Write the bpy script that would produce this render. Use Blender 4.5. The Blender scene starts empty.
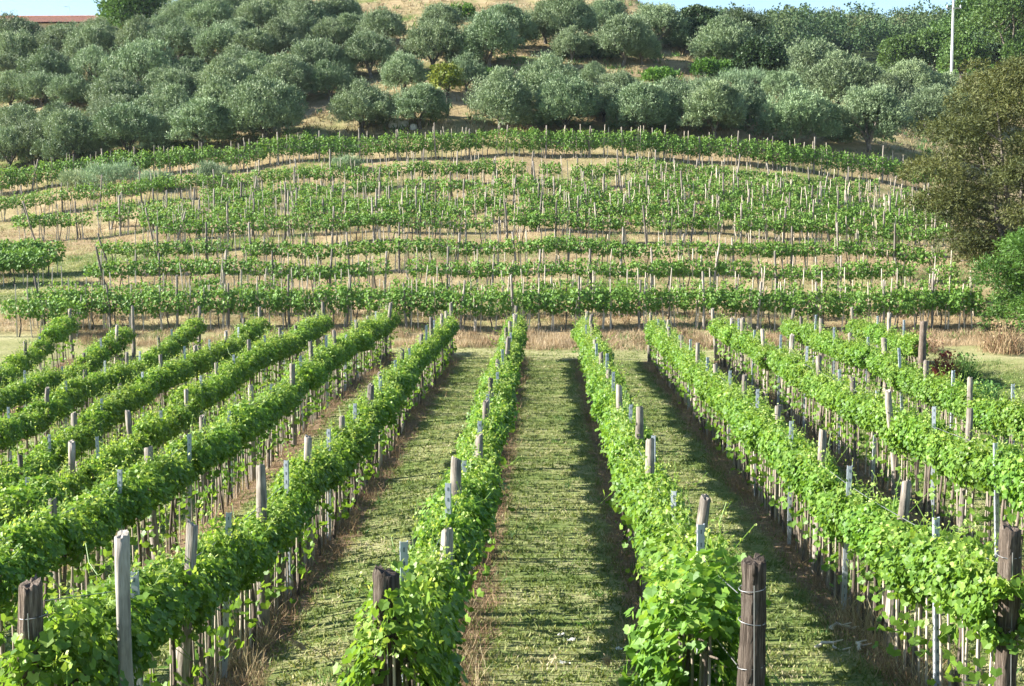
import bpy, math
import numpy as np

# ------------------------------------------------------------------ camera, light, exposure
SC = bpy.context.scene
F, CX, CY = 1422.2, 512.0, 343.0
YAW, PITCH, CAMZ = 0.0232, 0.0919, 5.0
cam = bpy.data.cameras.new('camera'); cam.lens = 50; cam.sensor_width = 36
cam.clip_start = 0.1; cam.clip_end = 6000
camo = bpy.data.objects.new('camera', cam); SC.collection.objects.link(camo)
camo.location = (0, 0, CAMZ); camo.rotation_euler = (math.pi/2 - PITCH, 0, YAW)
SC.camera = camo

SUN_EL, SUN_AZ = math.radians(27.8), math.radians(-94)      # azimuth measured from +Y towards +X
sd = np.array([math.sin(SUN_AZ)*math.cos(SUN_EL), math.cos(SUN_AZ)*math.cos(SUN_EL), math.sin(SUN_EL)])
W = bpy.data.worlds.new('World'); SC.world = W; W.use_nodes = True
wn = W.node_tree.nodes; wl = W.node_tree.links
sky = wn.new('ShaderNodeTexSky'); sky.sky_type = 'NISHITA'; sky.sun_disc = False
sky.sun_elevation = SUN_EL; sky.sun_rotation = SUN_AZ; sky.air_density = 1.0; sky.dust_density = 0.15; sky.ozone_density = 3.0
bg = wn['Background']; bg.inputs['Strength'].default_value = 0.07
wl.new(sky.outputs[0], bg.inputs['Color'])
sun = bpy.data.lights.new('sun', 'SUN'); sun.energy = 5.0; sun.angle = math.radians(0.5); sun.color = (1.0, 0.96, 0.89)
suno = bpy.data.objects.new('sun', sun); SC.collection.objects.link(suno)
from mathutils import Vector, Matrix
suno.rotation_euler = Vector(sd).to_track_quat('Z', 'Y').to_euler()
SC.view_settings.view_transform = 'Standard'; SC.view_settings.look = 'None'
SC.view_settings.exposure = 1.9; SC.view_settings.gamma = 1.0; SC.view_settings.use_curve_mapping = False
SC.render.engine = 'CYCLES'
SC.cycles.max_bounces = 6; SC.cycles.diffuse_bounces = 3; SC.cycles.transmission_bounces = 4
SC.cycles.transparent_max_bounces = 4; SC.cycles.glossy_bounces = 2
SC.cycles.use_denoising = False if False else True

# ------------------------------------------------------------------ projection and terrain
ca, sa, cp, sp = math.cos(YAW), math.sin(YAW), math.cos(PITCH), math.sin(PITCH)
FW = np.array([-sa*cp, ca*cp, -sp]); RT = np.array([ca, sa, 0.0]); UP = np.cross(RT, FW)
C0 = np.array([0, 0, CAMZ])

def project(p):
    r = np.asarray(p, float) - C0
    d = r @ FW
    return CX + F*(r @ RT)/d, CY - F*(r @ UP)/d

def sstep(a, b, x):
    t = np.clip((x-a)/(b-a), 0, 1); return t*t*(3-2*t)

PY = np.array([-60,-30,-3,0,3,6,9.3,11.2,12.5,16,20,25,38,49,53,54.3,55.6,57,60.5,65,70.5,73,75.5,78,81,85.5,91,95,105,115,125,135,150,200,4000.])
PZ = np.array([6,4.6,3.5,3.3,2.65,1.75,.87,.6,.42,.16,.06,0,-.1,-.25,-.25,-.08,.28,.66,1.38,2.17,3.4,3.92,4.36,4.89,5.45,6.5,8.4,9.9,14.0,17.8,21.8,26,32,36,20.])
CXs = np.array([-400,-90,-60,-48,-36,-29,-15,0,8,11,13,16,20,25,29,36,60,400.])
CZs = np.array([8,16,21,22.3,24.3,28,31,33,27,22.5,20,17.2,14.6,12.6,11.0,9.6,8,5.])
SY = np.array([0,95,120,130,150,180,250,350,420,520,900,1800,4000.])
SZ = np.array([-30,3,11.5,14.5,18.2,20.5,31,44.5,47,44,30,15,10.])

def fbm(x, y, s, seed=0):
    r = np.random.RandomState(seed); v = 0; a = 1.0; k = 1.0/s
    for o in range(4):
        for j in range(3):
            th = r.rand()*6.28; ph = r.rand()*6.28
            v = v + a*np.sin((x*math.cos(th)+y*math.sin(th))*k*(0.8+.5*r.rand())*6.28+ph)/3
        a *= .55; k *= 2.1
    return v

def H(x, y):
    x = np.asarray(x, float); y = np.asarray(y, float)
    P = (np.interp(y-.8, PY, PZ) + np.interp(y, PY, PZ) + np.interp(y+.8, PY, PZ))/3
    D = np.where(x < 0, 2.6*(x/35)**2, 2.1*(np.maximum(x, 0)/25)**2)
    D = np.minimum(D, 6)*sstep(56, 88, y)
    Cc = np.interp(x, CXs, CZs)
    a = P - D
    k = 2.0
    h = -np.logaddexp(-a/k, -Cc/k)*k
    h = np.where(y < 80, a, h*sstep(80, 92, y) + a*(1-sstep(80, 92, y)))
    w = sstep(.045, .11, x/np.maximum(y, 1.0))
    s = np.interp(y, SY, SZ)*w - 40*(1-w)
    h2 = np.logaddexp(h/1.2, s/1.2)*1.2
    h = np.where(y > 90, h2, h)
    h = h - 1.5*sstep(-4.5, -np.interp(y, [20, 29, 40], [10.8, 12.5, 17.5]), x)*sstep(11, 26, y)*sstep(54.5, 44, y) - .2*sstep(-1.5, -3.4, x)*sstep(8.5, 12.5, y)*sstep(40, 28, y) + .3*sstep(3, 7, x)*sstep(27, 15, y)
    near = sstep(58, 52, y)
    h = h + fbm(x, y, 9, 3)*(.03*near + .14*(1-near)*sstep(52, 60, y))
    # shallow ditch and bank at the right-hand verge
    h = h + sstep(10.9, 16, x)*sstep(30, 38, y)*sstep(56, 50, y)*(.35+.25*np.sin(y*.6))
    return h

def h1(x, y): return float(H(np.array([x]), np.array([y]))[0])

def ground_at(px, py, ymax=480):
    d = FW + RT*((px-CX)/F) + UP*((CY-py)/F)
    d = d/d[1]
    ys = np.arange(6, ymax, .1)
    P = C0 + ys[:, None]*d
    under = P[:, 2] < H(P[:, 0], P[:, 1])
    i = int(np.argmax(under)) if under.any() else len(ys)-1
    return P[i, 0], P[i, 1], h1(P[i, 0], P[i, 1])

# ------------------------------------------------------------------ mesh and object helpers
COL = SC.collection

class MB:
    def __init__(s): s.v = []; s.f = []; s.r = []; s.m = []; s.n = 0
    def add(s, v, f, mat=0, rnd=None):
        v = np.asarray(v, np.float32).reshape(-1, 3); f = np.asarray(f, np.int64)
        s.v.append(v); s.f.append(f + s.n); s.n += len(v)
        s.r.append(np.full(len(f), .5, np.float32) if rnd is None else (np.full(len(f), rnd, np.float32) if np.isscalar(rnd) else np.asarray(rnd, np.float32)))
        s.m.append(np.full(len(f), mat, np.int32))
        return s
    def mesh(s, name, mats, smooth=False):
        me = bpy.data.meshes.new(name)
        v = np.concatenate(s.v); tot = np.concatenate([np.full(len(f), f.shape[1]) for f in s.f]).astype(np.int32)
        loops = np.concatenate([f.ravel() for f in s.f]).astype(np.int32)
        me.vertices.add(len(v)); me.vertices.foreach_set('co', v.ravel())
        me.loops.add(len(loops)); me.loops.foreach_set('vertex_index', loops)
        me.polygons.add(len(tot))
        st = np.zeros(len(tot), np.int32); st[1:] = np.cumsum(tot)[:-1]
        me.polygons.foreach_set('loop_start', st); me.polygons.foreach_set('loop_total', tot)
        me.polygons.foreach_set('material_index', np.concatenate(s.m))
        me.polygons.foreach_set('use_smooth', np.full(len(tot), smooth))
        a = me.attributes.new('rnd', 'FLOAT', 'FACE'); a.data.foreach_set('value', np.concatenate(s.r))
        for m in (mats if isinstance(mats, (list, tuple)) else [mats]): me.materials.append(m)
        me.update(calc_edges=True)
        return me

def link(name, me, parent=None, loc=None, rot=None, scale=None):
    o = bpy.data.objects.new(name, me); COL.objects.link(o)
    if parent is not None: o.parent = parent
    if loc is not None: o.location = loc
    if rot is not None: o.rotation_euler = rot
    if scale is not None: o.scale = scale if hasattr(scale, '__len__') else (scale,)*3
    return o

def tag(o, label=None, cat=None, group=None, kind=None):
    if label: o['label'] = label
    if cat: o['category'] = cat
    if group: o['group'] = group
    if kind: o['kind'] = kind
    return o

def unit(a): return a/np.maximum(np.linalg.norm(a, axis=-1, keepdims=True), 1e-9)

def scatter(mb, tv, tf, pos, tip, nor, size, mat=0, rnd=None):
    """many copies of a small leaf template: tip direction = template +Y, normal = template +Z"""
    pos = np.asarray(pos, float); t = unit(tip); n = nor - (nor*t).sum(1, keepdims=True)*t; n = unit(n); x = np.cross(t, n)
    tv = np.asarray(tv, float); tf = np.asarray(tf)
    size = np.asarray(size, float)
    if size.ndim == 1: size = size[:, None]
    v = pos[:, None, :] + (tv[None, :, 0:1]*x[:, None] + tv[None, :, 1:2]*t[:, None] + tv[None, :, 2:3]*n[:, None])*size[:, None, :1]
    N, m = len(pos), len(tv)
    f = (tf[None] + (np.arange(N)*m)[:, None, None]).reshape(-1, tf.shape[1])
    mb.add(v.reshape(-1, 3), f, mat, None if rnd is None else np.repeat(rnd, len(tf)))

def tube(mb, pts, rad, n=6, mat=0, cap=True, rnd=.5, jit=0, rng=None):
    pts = np.asarray(pts, float); rad = np.broadcast_to(np.asarray(rad, float), (len(pts),))
    tg = np.gradient(pts, axis=0); tg = unit(tg)
    ref = np.array([1.0, 0.13, 0.07]) if abs(tg[0, 0]) < .8 else np.array([0.1, 0.2, 1.0])
    a = unit(np.cross(tg, ref)); b = np.cross(tg, a)
    th = np.arange(n)*2*math.pi/n
    rr = rad[:, None]*np.ones((1, n))
    if jit and rng is not None: rr = rr*(1+jit*rng.uniform(-1, 1, (1, n)) + .5*jit*rng.uniform(-1, 1, rr.shape))
    v = pts[:, None] + rr[..., None]*(np.cos(th)[None, :, None]*a[:, None] + np.sin(th)[None, :, None]*b[:, None])
    L = len(pts); i = np.arange(L-1)[:, None]*n; j = np.arange(n)[None]; j2 = (j+1) % n
    f = np.stack([i+j, i+j2, i+n+j2, i+n+j], -1).reshape(-1, 4)
    base = mb.n
    mb.add(v.reshape(-1, 3), f, mat, rnd)
    if cap:
        vv = np.concatenate([v[-1], pts[-1:]]); mb.add(vv, np.stack([np.arange(n), (np.arange(n)+1) % n, np.full(n, n)], -1), mat, rnd)
        vv = np.concatenate([v[0], pts[:1]]); mb.add(vv, np.stack([(np.arange(n)+1) % n, np.arange(n), np.full(n, n)], -1), mat, rnd)

def box(mb, c, s, mat=0, rnd=.5, R=None):
    v = np.array([[x, y, z] for x in (-.5, .5) for y in (-.5, .5) for z in (-.5, .5)])*np.array(s)
    if R is not None: v = v @ np.asarray(R).T
    mb.add(v+np.array(c), [[0,1,3,2],[4,6,7,5],[0,4,5,1],[2,3,7,6],[0,2,6,4],[1,5,7,3]], mat, rnd)

ONES = 'zeroth first second third fourth fifth sixth seventh eighth ninth tenth eleventh twelfth thirteenth fourteenth fifteenth sixteenth seventeenth eighteenth nineteenth'.split()
def ordn(n):
    if n < 20: return ONES[n]
    t, u = divmod(n, 10)
    tens = {2: 'twent', 3: 'thirt', 4: 'fort', 5: 'fift', 6: 'sixt'}[t]
    return tens+'ieth' if u == 0 else tens+'y-'+ONES[u]

# ------------------------------------------------------------------ materials
def newmat(name):
    m = bpy.data.materials.new(name); m.use_nodes = True
    nt = m.node_tree; nt.nodes.clear()
    out = nt.nodes.new('ShaderNodeOutputMaterial')
    return m, nt, nt.nodes, nt.links, out

def ramp(nd, stops):
    r = nd.new('ShaderNodeValToRGB'); e = r.color_ramp.elements
    e[0].position, e[0].color = stops[0][0], (*stops[0][1], 1)
    e[1].position, e[1].color = stops[1][0], (*stops[1][1], 1)
    for p, c in stops[2:]:
        k = e.new(p); k.color = (*c, 1)
    return r

def leafmat(name, stops, transl=.35, tint=(1.25, 1.2, .6), rough=.5, vary=.25, spec=.3, hue=.02):
    m, nt, nd, lk, out = newmat(name)
    at = nd.new('ShaderNodeAttribute'); at.attribute_name = 'rnd'
    r = ramp(nd, stops); lk.new(at.outputs['Fac'], r.inputs[0])
    oi = nd.new('ShaderNodeObjectInfo')
    mr = nd.new('ShaderNodeMapRange'); mr.inputs[3].default_value = 1-vary; mr.inputs[4].default_value = 1+vary
    lk.new(oi.outputs['Random'], mr.inputs[0])
    mh = nd.new('ShaderNodeMapRange'); mh.inputs[3].default_value = .5-hue; mh.inputs[4].default_value = .5+hue
    mul = nd.new('ShaderNodeMath'); mul.operation = 'FRACT'
    m2 = nd.new('ShaderNodeMath'); m2.operation = 'MULTIPLY'; m2.inputs[1].default_value = 7.31
    lk.new(oi.outputs['Random'], m2.inputs[0]); lk.new(m2.outputs[0], mul.inputs[0]); lk.new(mul.outputs[0], mh.inputs[0])
    hs = nd.new('ShaderNodeHueSaturation'); lk.new(mr.outputs[0], hs.inputs['Value']); lk.new(mh.outputs[0], hs.inputs['Hue']); lk.new(r.outputs[0], hs.inputs['Color'])
    p = nd.new('ShaderNodeBsdfPrincipled'); p.inputs['Roughness'].default_value = rough; p.inputs['Specular IOR Level'].default_value = spec
    lk.new(hs.outputs[0], p.inputs['Base Color'])
    t = nd.new('ShaderNodeBsdfTranslucent')
    vm = nd.new('ShaderNodeVectorMath'); vm.operation = 'MULTIPLY'; vm.inputs[1].default_value = tint
    lk.new(hs.outputs[0], vm.inputs[0]); lk.new(vm.outputs[0], t.inputs['Color'])
    mx = nd.new('ShaderNodeMixShader'); mx.inputs[0].default_value = transl
    lk.new(p.outputs[0], mx.inputs[1]); lk.new(t.outputs[0], mx.inputs[2]); lk.new(mx.outputs[0], out.inputs[0])
    return m

def woodmat(name, c1, c2, c3, zs=1.2, xs=22, bump=.5):
    m, nt, nd, lk, out = newmat(name)
    tc = nd.new('ShaderNodeTexCoord'); oi = nd.new('ShaderNodeObjectInfo')
    ad = nd.new('ShaderNodeVectorMath'); ad.operation = 'MULTIPLY_ADD'; ad.inputs[1].default_value = (xs, xs, zs)
    cb = nd.new('ShaderNodeCombineXYZ')
    mm = nd.new('ShaderNodeMath'); mm.operation = 'MULTIPLY'; mm.inputs[1].default_value = 53.0
    lk.new(oi.outputs['Random'], mm.inputs[0]); lk.new(mm.outputs[0], cb.inputs[2]); lk.new(mm.outputs[0], cb.inputs[0])
    lk.new(tc.outputs['Object'], ad.inputs[0]); lk.new(cb.outputs[0], ad.inputs[2])
    n1 = nd.new('ShaderNodeTexNoise'); n1.inputs['Scale'].default_value = 2.2; n1.inputs['Detail'].default_value = 6; n1.inputs['Roughness'].default_value = .7
    lk.new(ad.outputs[0], n1.inputs['Vector'])
    r = ramp(nd, [(.3, c1), (.5, c2), (.72, c3)]); lk.new(n1.outputs[0], r.inputs[0])
    n2 = nd.new('ShaderNodeTexNoise'); n2.inputs['Scale'].default_value = 5; lk.new(tc.outputs['Object'], n2.inputs['Vector'])
    mr = nd.new('ShaderNodeMapRange'); mr.inputs[1].default_value = .3; mr.inputs[2].default_value = .7; mr.inputs[3].default_value = .72; mr.inputs[4].default_value = 1.2
    lk.new(n2.outputs[0], mr.inputs[0])
    mv = nd.new('ShaderNodeMapRange'); mv.inputs[3].default_value = .5; mv.inputs[4].default_value = 1.3; lk.new(oi.outputs['Random'], mv.inputs[0])
    ml = nd.new('ShaderNodeMath'); ml.operation = 'MULTIPLY'; lk.new(mr.outputs[0], ml.inputs[0]); lk.new(mv.outputs[0], ml.inputs[1])
    hs = nd.new('ShaderNodeHueSaturation'); lk.new(r.outputs[0], hs.inputs['Color']); lk.new(ml.outputs[0], hs.inputs['Value'])
    p = nd.new('ShaderNodeBsdfPrincipled'); p.inputs['Roughness'].default_value = .85; p.inputs['Specular IOR Level'].default_value = .15
    lk.new(hs.outputs[0], p.inputs['Base Color'])
    b = nd.new('ShaderNodeBump'); b.inputs['Strength'].default_value = bump; b.inputs['Distance'].default_value = .02
    lk.new(n1.outputs[0], b.inputs['Height']); lk.new(b.outputs[0], p.inputs['Normal']); lk.new(p.outputs[0], out.inputs[0])
    return m

def plain(name, c, rough=.7, metal=0, noise=.25, scale=20):
    m, nt, nd, lk, out = newmat(name)
    tc = nd.new('ShaderNodeTexCoord'); n = nd.new('ShaderNodeTexNoise'); n.inputs['Scale'].default_value = scale; n.inputs['Detail'].default_value = 4
    lk.new(tc.outputs['Object'], n.inputs['Vector'])
    r = ramp(nd, [(.3, tuple(k*(1-noise) for k in c)), (.7, tuple(min(1, k*(1+noise)) for k in c))]); lk.new(n.outputs[0], r.inputs[0])
    p = nd.new('ShaderNodeBsdfPrincipled'); p.inputs['Roughness'].default_value = rough; p.inputs['Metallic'].default_value = metal
    lk.new(r.outputs[0], p.inputs['Base Color']); lk.new(p.outputs[0], out.inputs[0])
    return m

M = {}
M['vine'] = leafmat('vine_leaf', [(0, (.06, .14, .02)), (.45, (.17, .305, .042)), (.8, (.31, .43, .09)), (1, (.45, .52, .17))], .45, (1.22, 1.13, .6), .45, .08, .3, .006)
M['vine_far'] = leafmat('vine_leaf_hill', [(0, (.075, .19, .03)), (.5, (.17, .335, .06)), (1, (.32, .46, .13))], .38, (1.2, 1.15, .6), .5, .1)
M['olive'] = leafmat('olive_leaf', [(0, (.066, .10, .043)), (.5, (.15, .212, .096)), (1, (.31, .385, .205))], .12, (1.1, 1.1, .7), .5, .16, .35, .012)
M['decid'] = leafmat('broad_leaf', [(0, (.04, .085, .02)), (.5, (.075, .14, .032)), (1, (.13, .21, .055))], .3, (1.15, 1.15, .6), .5, .12, .3, .008)
M['dark'] = leafmat('dark_leaf', [(0, (.025, .05, .02)), (.5, (.045, .08, .03)), (1, (.08, .12, .045))], .2, (1.1, 1.1, .7), .5, .15)
M['brown'] = leafmat('brown_green_leaf', [(0, (.04, .055, .016)), (.5, (.085, .10, .026)), (1, (.165, .165, .05))], .25, (1.1, 1.0, .6), .6, .0, .3, 0)
M['bush'] = leafmat('bright_bush_leaf', [(0, (.035, .085, .016)), (.5, (.08, .17, .026)), (1, (.16, .27, .05))], .3, (1.1, 1.15, .6), .5, .05, .3, .004)
M['broom'] = leafmat('grey_green_stem', [(0, (.13, .19, .09)), (.5, (.24, .32, .17)), (1, (.36, .42, .25))], .2, (1, 1, .8), .6, .15)
M['forest'] = leafmat('wood_leaf', [(0, (.022, .055, .018)), (.45, (.05, .10, .03)), (.75, (.09, .13, .045)), (1, (.16, .14, .075))], .2, (1.1, 1.1, .7), .6, .05)
M['yellow'] = leafmat('yellow_green_leaf', [(0, (.10, .13, .02)), (.5, (.17, .19, .03)), (1, (.26, .25, .05))], .3, (1.1, 1.1, .6), .5, .1)
M['dry'] = leafmat('dry_grass_blade', [(0, (.13, .10, .045)), (.35, (.27, .20, .10)), (.7, (.41, .32, .18)), (1, (.55, .46, .29))], .25, (1, .95, .8), .7, 0)
M['redweed'] = leafmat('dead_weed_blade', [(0, (.13, .08, .045)), (.5, (.29, .18, .10)), (.85, (.46, .34, .2)), (1, (.2, .22, .08))], .2, (1, .95, .8), .7, 0)
M['red'] = leafmat('red_weed_leaf', [(0, (.14, .04, .02)), (.5, (.26, .09, .04)), (1, (.28, .2, .07))], .2, (1.1, .9, .8), .7, .1)
M['grass'] = leafmat('mown_grass_blade', [(0, (.085, .145, .036)), (.35, (.155, .225, .06)), (.65, (.28, .31, .12)), (.85, (.46, .42, .25)), (1, (.58, .53, .35))], .3, (1.1, 1.1, .6), .6, 0)
M['lush'] = leafmat('lush_grass_blade', [(0, (.05, .12, .025)), (1, (.14, .24, .05))], .3, (1.1, 1.1, .6), .6, 0)
M['post'] = woodmat('weathered_post_wood', (.07, .058, .046), (.25, .215, .175), (.42, .375, .32))
M['palepost'] = woodmat('pale_post_wood', (.12, .105, .09), (.27, .245, .21), (.40, .37, .33), 1.2, 14, .3)
M['postend'] = woodmat('dark_log_wood', (.03, .023, .018), (.12, .092, .07), (.29, .24, .195), 1.8, 30, 1.0)
M['stake'] = woodmat('stake_wood', (.24, .19, .14), (.44, .37, .285), (.58, .51, .42))
M['trunk'] = woodmat('vine_trunk_bark', (.05, .04, .03), (.14, .11, .085), (.27, .225, .18), 3, 30)
M['bark'] = woodmat('tree_bark', (.06, .05, .04), (.16, .135, .11), (.28, .25, .21), 1.5, 6)
M['steel'] = plain('galvanized_steel', (.40, .43, .46), .45, .35, .15, 12)
M['steeldark'] = plain('steel_slots', (.12, .14, .15), .6, .2, .1)
M['wire'] = plain('wire', (.30, .30, .29), .45, .6, .1)
M['tie'] = plain('plastic_tie', (.20, .42, .40), .5, 0, .1)
M['pale'] = plain('pale_dead_wood', (.62, .55, .45), .8, 0, .25, 9)
M['white'] = plain('whitish_scrap', (.72, .70, .64), .7, 0, .12, 30)
M['wall'] = plain('plaster_wall', (.5, .42, .32), .9, 0, .15, 3)
M['tile'] = plain('terracotta_tile', (.38, .17, .10), .85, 0, .4, 6)
M['concrete'] = plain('pole_concrete', (.62, .62, .60), .8, 0, .12, 3)
M['stone'] = plain('pale_stone', (.50, .48, .44), .85, 0, .3, 6)
M['glass'] = plain('window_glass', (.05, .06, .07), .15, 0, .1)

def ground_material():
    m, nt, nd, lk, out = newmat('ground_soil_and_grass')
    geo = nd.new('ShaderNodeNewGeometry')
    def noise(scale, vec=None, det=5, rough=.6):
        n = nd.new('ShaderNodeTexNoise'); n.inputs['Scale'].default_value = scale; n.inputs['Detail'].default_value = det; n.inputs['Roughness'].default_value = rough
        lk.new(vec or geo.outputs['Position'], n.inputs['Vector']); return n
    def attr(a):
        n = nd.new('ShaderNodeAttribute'); n.attribute_name = a; return n.outputs['Fac']
    def mixc(f, a, b):
        x = nd.new('ShaderNodeMix'); x.data_type = 'RGBA'; lk.new(f, x.inputs[0]); lk.new(a, x.inputs[6]); lk.new(b, x.inputs[7]); return x.outputs[2]
    st = nd.new('ShaderNodeVectorMath'); st.operation = 'MULTIPLY'; st.inputs[1].default_value = (.9, 1.6, 1); lk.new(geo.outputs['Position'], st.inputs[0])
    fine = noise(9, st.outputs[0], 8, .75); big = noise(.55, st.outputs[0], 4, .6); vfine = noise(60, None, 6, .7)
    # mown grass with dry patches
    add = nd.new('ShaderNodeMath'); add.operation = 'MULTIPLY_ADD'; add.inputs[1].default_value = .55
    lk.new(fine.outputs[0], add.inputs[0]); 
    h2 = nd.new('ShaderNodeMath'); h2.operation = 'MULTIPLY'; h2.inputs[1].default_value = .5; lk.new(big.outputs[0], h2.inputs[0]); lk.new(h2.outputs[0], add.inputs[2])
    g = ramp(nd, [(.36, (.085, .135, .034)), (.47, (.155, .205, .06)), (.57, (.275, .28, .12)), (.7, (.46, .41, .24))]); lk.new(add.outputs[0], g.inputs[0])
    d = ramp(nd, [(.3, (.11, .11, .045)), (.45, (.245, .19, .095)), (.58, (.345, .26, .15)), (.75, (.45, .36, .22))]); lk.new(add.outputs[0], d.inputs[0])
    s = ramp(nd, [(.3, (.09, .06, .035)), (.5, (.22, .15, .09)), (.7, (.36, .27, .165))]); lk.new(fine.outputs[0], s.inputs[0])
    p = ramp(nd, [(.3, (.15, .165, .06)), (.5, (.27, .265, .115)), (.7, (.43, .39, .22))]); lk.new(add.outputs[0], p.inputs[0])
    gr = ramp(nd, [(.3, (.05, .085, .02)), (.6, (.12, .16, .04)), (.75, (.2, .2, .08))]); lk.new(add.outputs[0], gr.inputs[0])
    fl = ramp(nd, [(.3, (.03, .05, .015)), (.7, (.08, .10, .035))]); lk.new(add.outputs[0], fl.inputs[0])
    # strip under each vine row
    sx = nd.new('ShaderNodeSeparateXYZ'); lk.new(geo.outputs['Position'], sx.inputs[0])
    wob = noise(1.1, None, 4); 
    wx = nd.new('ShaderNodeMath'); wx.operation = 'MULTIPLY_ADD'; wx.inputs[1].default_value = .55; lk.new(wob.outputs[0], wx.inputs[0]); lk.new(sx.outputs[0], wx.inputs[2])
    of = nd.new('ShaderNodeMath'); of.operation = 'ADD'; of.inputs[1].default_value = 1.0-.275+2.37*20; lk.new(wx.outputs[0], of.inputs[0])
    md = nd.new('ShaderNodeMath'); md.operation = 'PINGPONG'; md.inputs[1].default_value = 2.37/2; lk.new(of.outputs[0], md.inputs[0])
    ss = nd.new('ShaderNodeMapRange'); ss.interpolation_type = 'SMOOTHSTEP'; ss.inputs[1].default_value = .28; ss.inputs[2].default_value = .5; ss.inputs[3].default_value = 1; ss.inputs[4].default_value = 0
    lk.new(md.outputs[0], ss.inputs[0])
    sm = nd.new('ShaderNodeMath'); sm.operation = 'MULTIPLY'; lk.new(ss.outputs[0], sm.inputs[0]); lk.new(attr('strip'), sm.inputs[1])
    c = mixc(attr('dry'), g.outputs[0], d.outputs[0])
    c = mixc(attr('green'), c, gr.outputs[0])
    c = mixc(sm.outputs[0], c, s.outputs[0])
    c = mixc(attr('path'), c, p.outputs[0])
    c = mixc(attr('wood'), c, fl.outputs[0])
    vf = nd.new('ShaderNodeMapRange'); vf.inputs[1].default_value = .3; vf.inputs[2].default_value = .7; vf.inputs[3].default_value = .7; vf.inputs[4].default_value = 1.25; lk.new(vfine.outputs[0], vf.inputs[0])
    hs = nd.new('ShaderNodeHueSaturation'); lk.new(c, hs.inputs['Color']); lk.new(vf.outputs[0], hs.inputs['Value'])
    b = nd.new('ShaderNodeBsdfPrincipled'); b.inputs['Roughness'].default_value = .95; b.inputs['Specular IOR Level'].default_value = .05
    lk.new(hs.outputs[0], b.inputs['Base Color'])
    bp = nd.new('ShaderNodeBump'); bp.inputs['Strength'].default_value = .8; bp.inputs['Distance'].default_value = .06
    lk.new(fine.outputs[0], bp.inputs['Height']); lk.new(bp.outputs[0], b.inputs['Normal']); lk.new(b.outputs[0], out.inputs[0])
    return m

# ------------------------------------------------------------------ ground sheet
TRACK = [ground_at(a, b)[:2] for a, b in ((118, 255), (88, 264), (58, 276), (25, 290), (-20, 308), (-80, 330))]
def path_mask(x, y):
    n = fbm(x, y, 5, 8)*.35
    cross = sstep(1.9, 1.1, np.abs(y-51.9-1.9*sstep(0, -7, x)+n*.7))*sstep(-26, -20, x)*sstep(26, 18, x)
    # lane coming in at the right verge, and the farm track at the left
    cr = 14.6 + .06*(50-y) + 1.2*np.sin(y*.16)
    right = sstep(1.5, .8, np.abs(x-cr+n))*sstep(22, 26, y)*sstep(53, 50, y)
    left = 0*x
    for (ax, ay), (bx, by) in zip(TRACK[:-1], TRACK[1:]):
        t = np.clip(((x-ax)*(bx-ax)+(y-ay)*(by-ay))/((bx-ax)**2+(by-ay)**2), 0, 1)
        left = np.maximum(left, sstep(2.1, 1.2, np.hypot(x-ax-t*(bx-ax), y-ay-t*(by-ay))+n*.6))
    return np.maximum(np.maximum(cross, right*.9), left*.95)

def dry_mask(x, y):
    n = fbm(x, y, 12, 5)
    hill = sstep(52, 53.6, y)
    d = hill*np.clip(.85+.35*n, 0, 1)
    verge = sstep(11.6, 14, x)*sstep(30, 36, y)*(1-hill)*np.clip(.55+.5*n, 0, 1)
    vl = sstep(-19, -22, x)*sstep(48, 54, y)*.7
    return np.clip(np.maximum(np.maximum(d, verge), vl), 0, 1)

def green_mask(x, y):
    n = fbm(x, y, 7, 15)
    g = np.clip(n*1.4-.55, 0, 1)*sstep(52, 60, y)*sstep(150, 130, y)
    d = np.exp(-((x-13.2)/1.6)**2-((y-42)/3.0)**2)*1.2
    return np.clip(np.maximum(g, d), 0, 1)

def lines(a, b, s0, far):
    inner = np.arange(a, b+1e-6, s0); k = far
    lo, hi = [], []
    s = s0; x = b
    while x < k: s *= 1.22; x += s; hi.append(x)
    s = s0; x = a
    while x > -k: s *= 1.22; x -= s; lo.append(x)
    return np.array(lo[::-1]+list(inner)+hi)

gx = lines(-42, 42, .3, 3500)
gy = np.concatenate([lines(2, 140, .3, 3800)])
gy = gy[gy > -600]
# extra rows for the far wooded slope
gy = np.unique(np.concatenate([gy, np.arange(142, 460, 4.0)])); gx = np.unique(np.concatenate([gx, np.arange(44, 190, 4.0)]))
X, Y = np.meshgrid(gx, gy)
Z = H(X, Y)
nx, ny = len(gx), len(gy)
idx = np.arange(nx*ny).reshape(ny, nx)
fc = np.stack([idx[:-1, :-1], idx[:-1, 1:], idx[1:, 1:], idx[1:, :-1]], -1).reshape(-1, 4)
mb = MB(); mb.add(np.stack([X, Y, Z], -1).reshape(-1, 3), fc)
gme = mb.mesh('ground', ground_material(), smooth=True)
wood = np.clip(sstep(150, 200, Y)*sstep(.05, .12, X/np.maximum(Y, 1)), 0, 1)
strip = sstep(51.5, 50.5, Y-1.5*sstep(0, -5, X))*sstep(8.5, 9.5, Y)*sstep(-19, -18, X)*np.where(X > 9.6, sstep(39, 41, Y), 1)*sstep(12.2, 11.8, X)
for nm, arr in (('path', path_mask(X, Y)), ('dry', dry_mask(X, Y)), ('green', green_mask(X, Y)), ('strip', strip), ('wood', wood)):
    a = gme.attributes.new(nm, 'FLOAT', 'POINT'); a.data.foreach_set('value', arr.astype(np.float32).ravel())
tag(link('ground', gme), 'vineyard floor rising into a dry terraced hillside', kind='structure')

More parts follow.
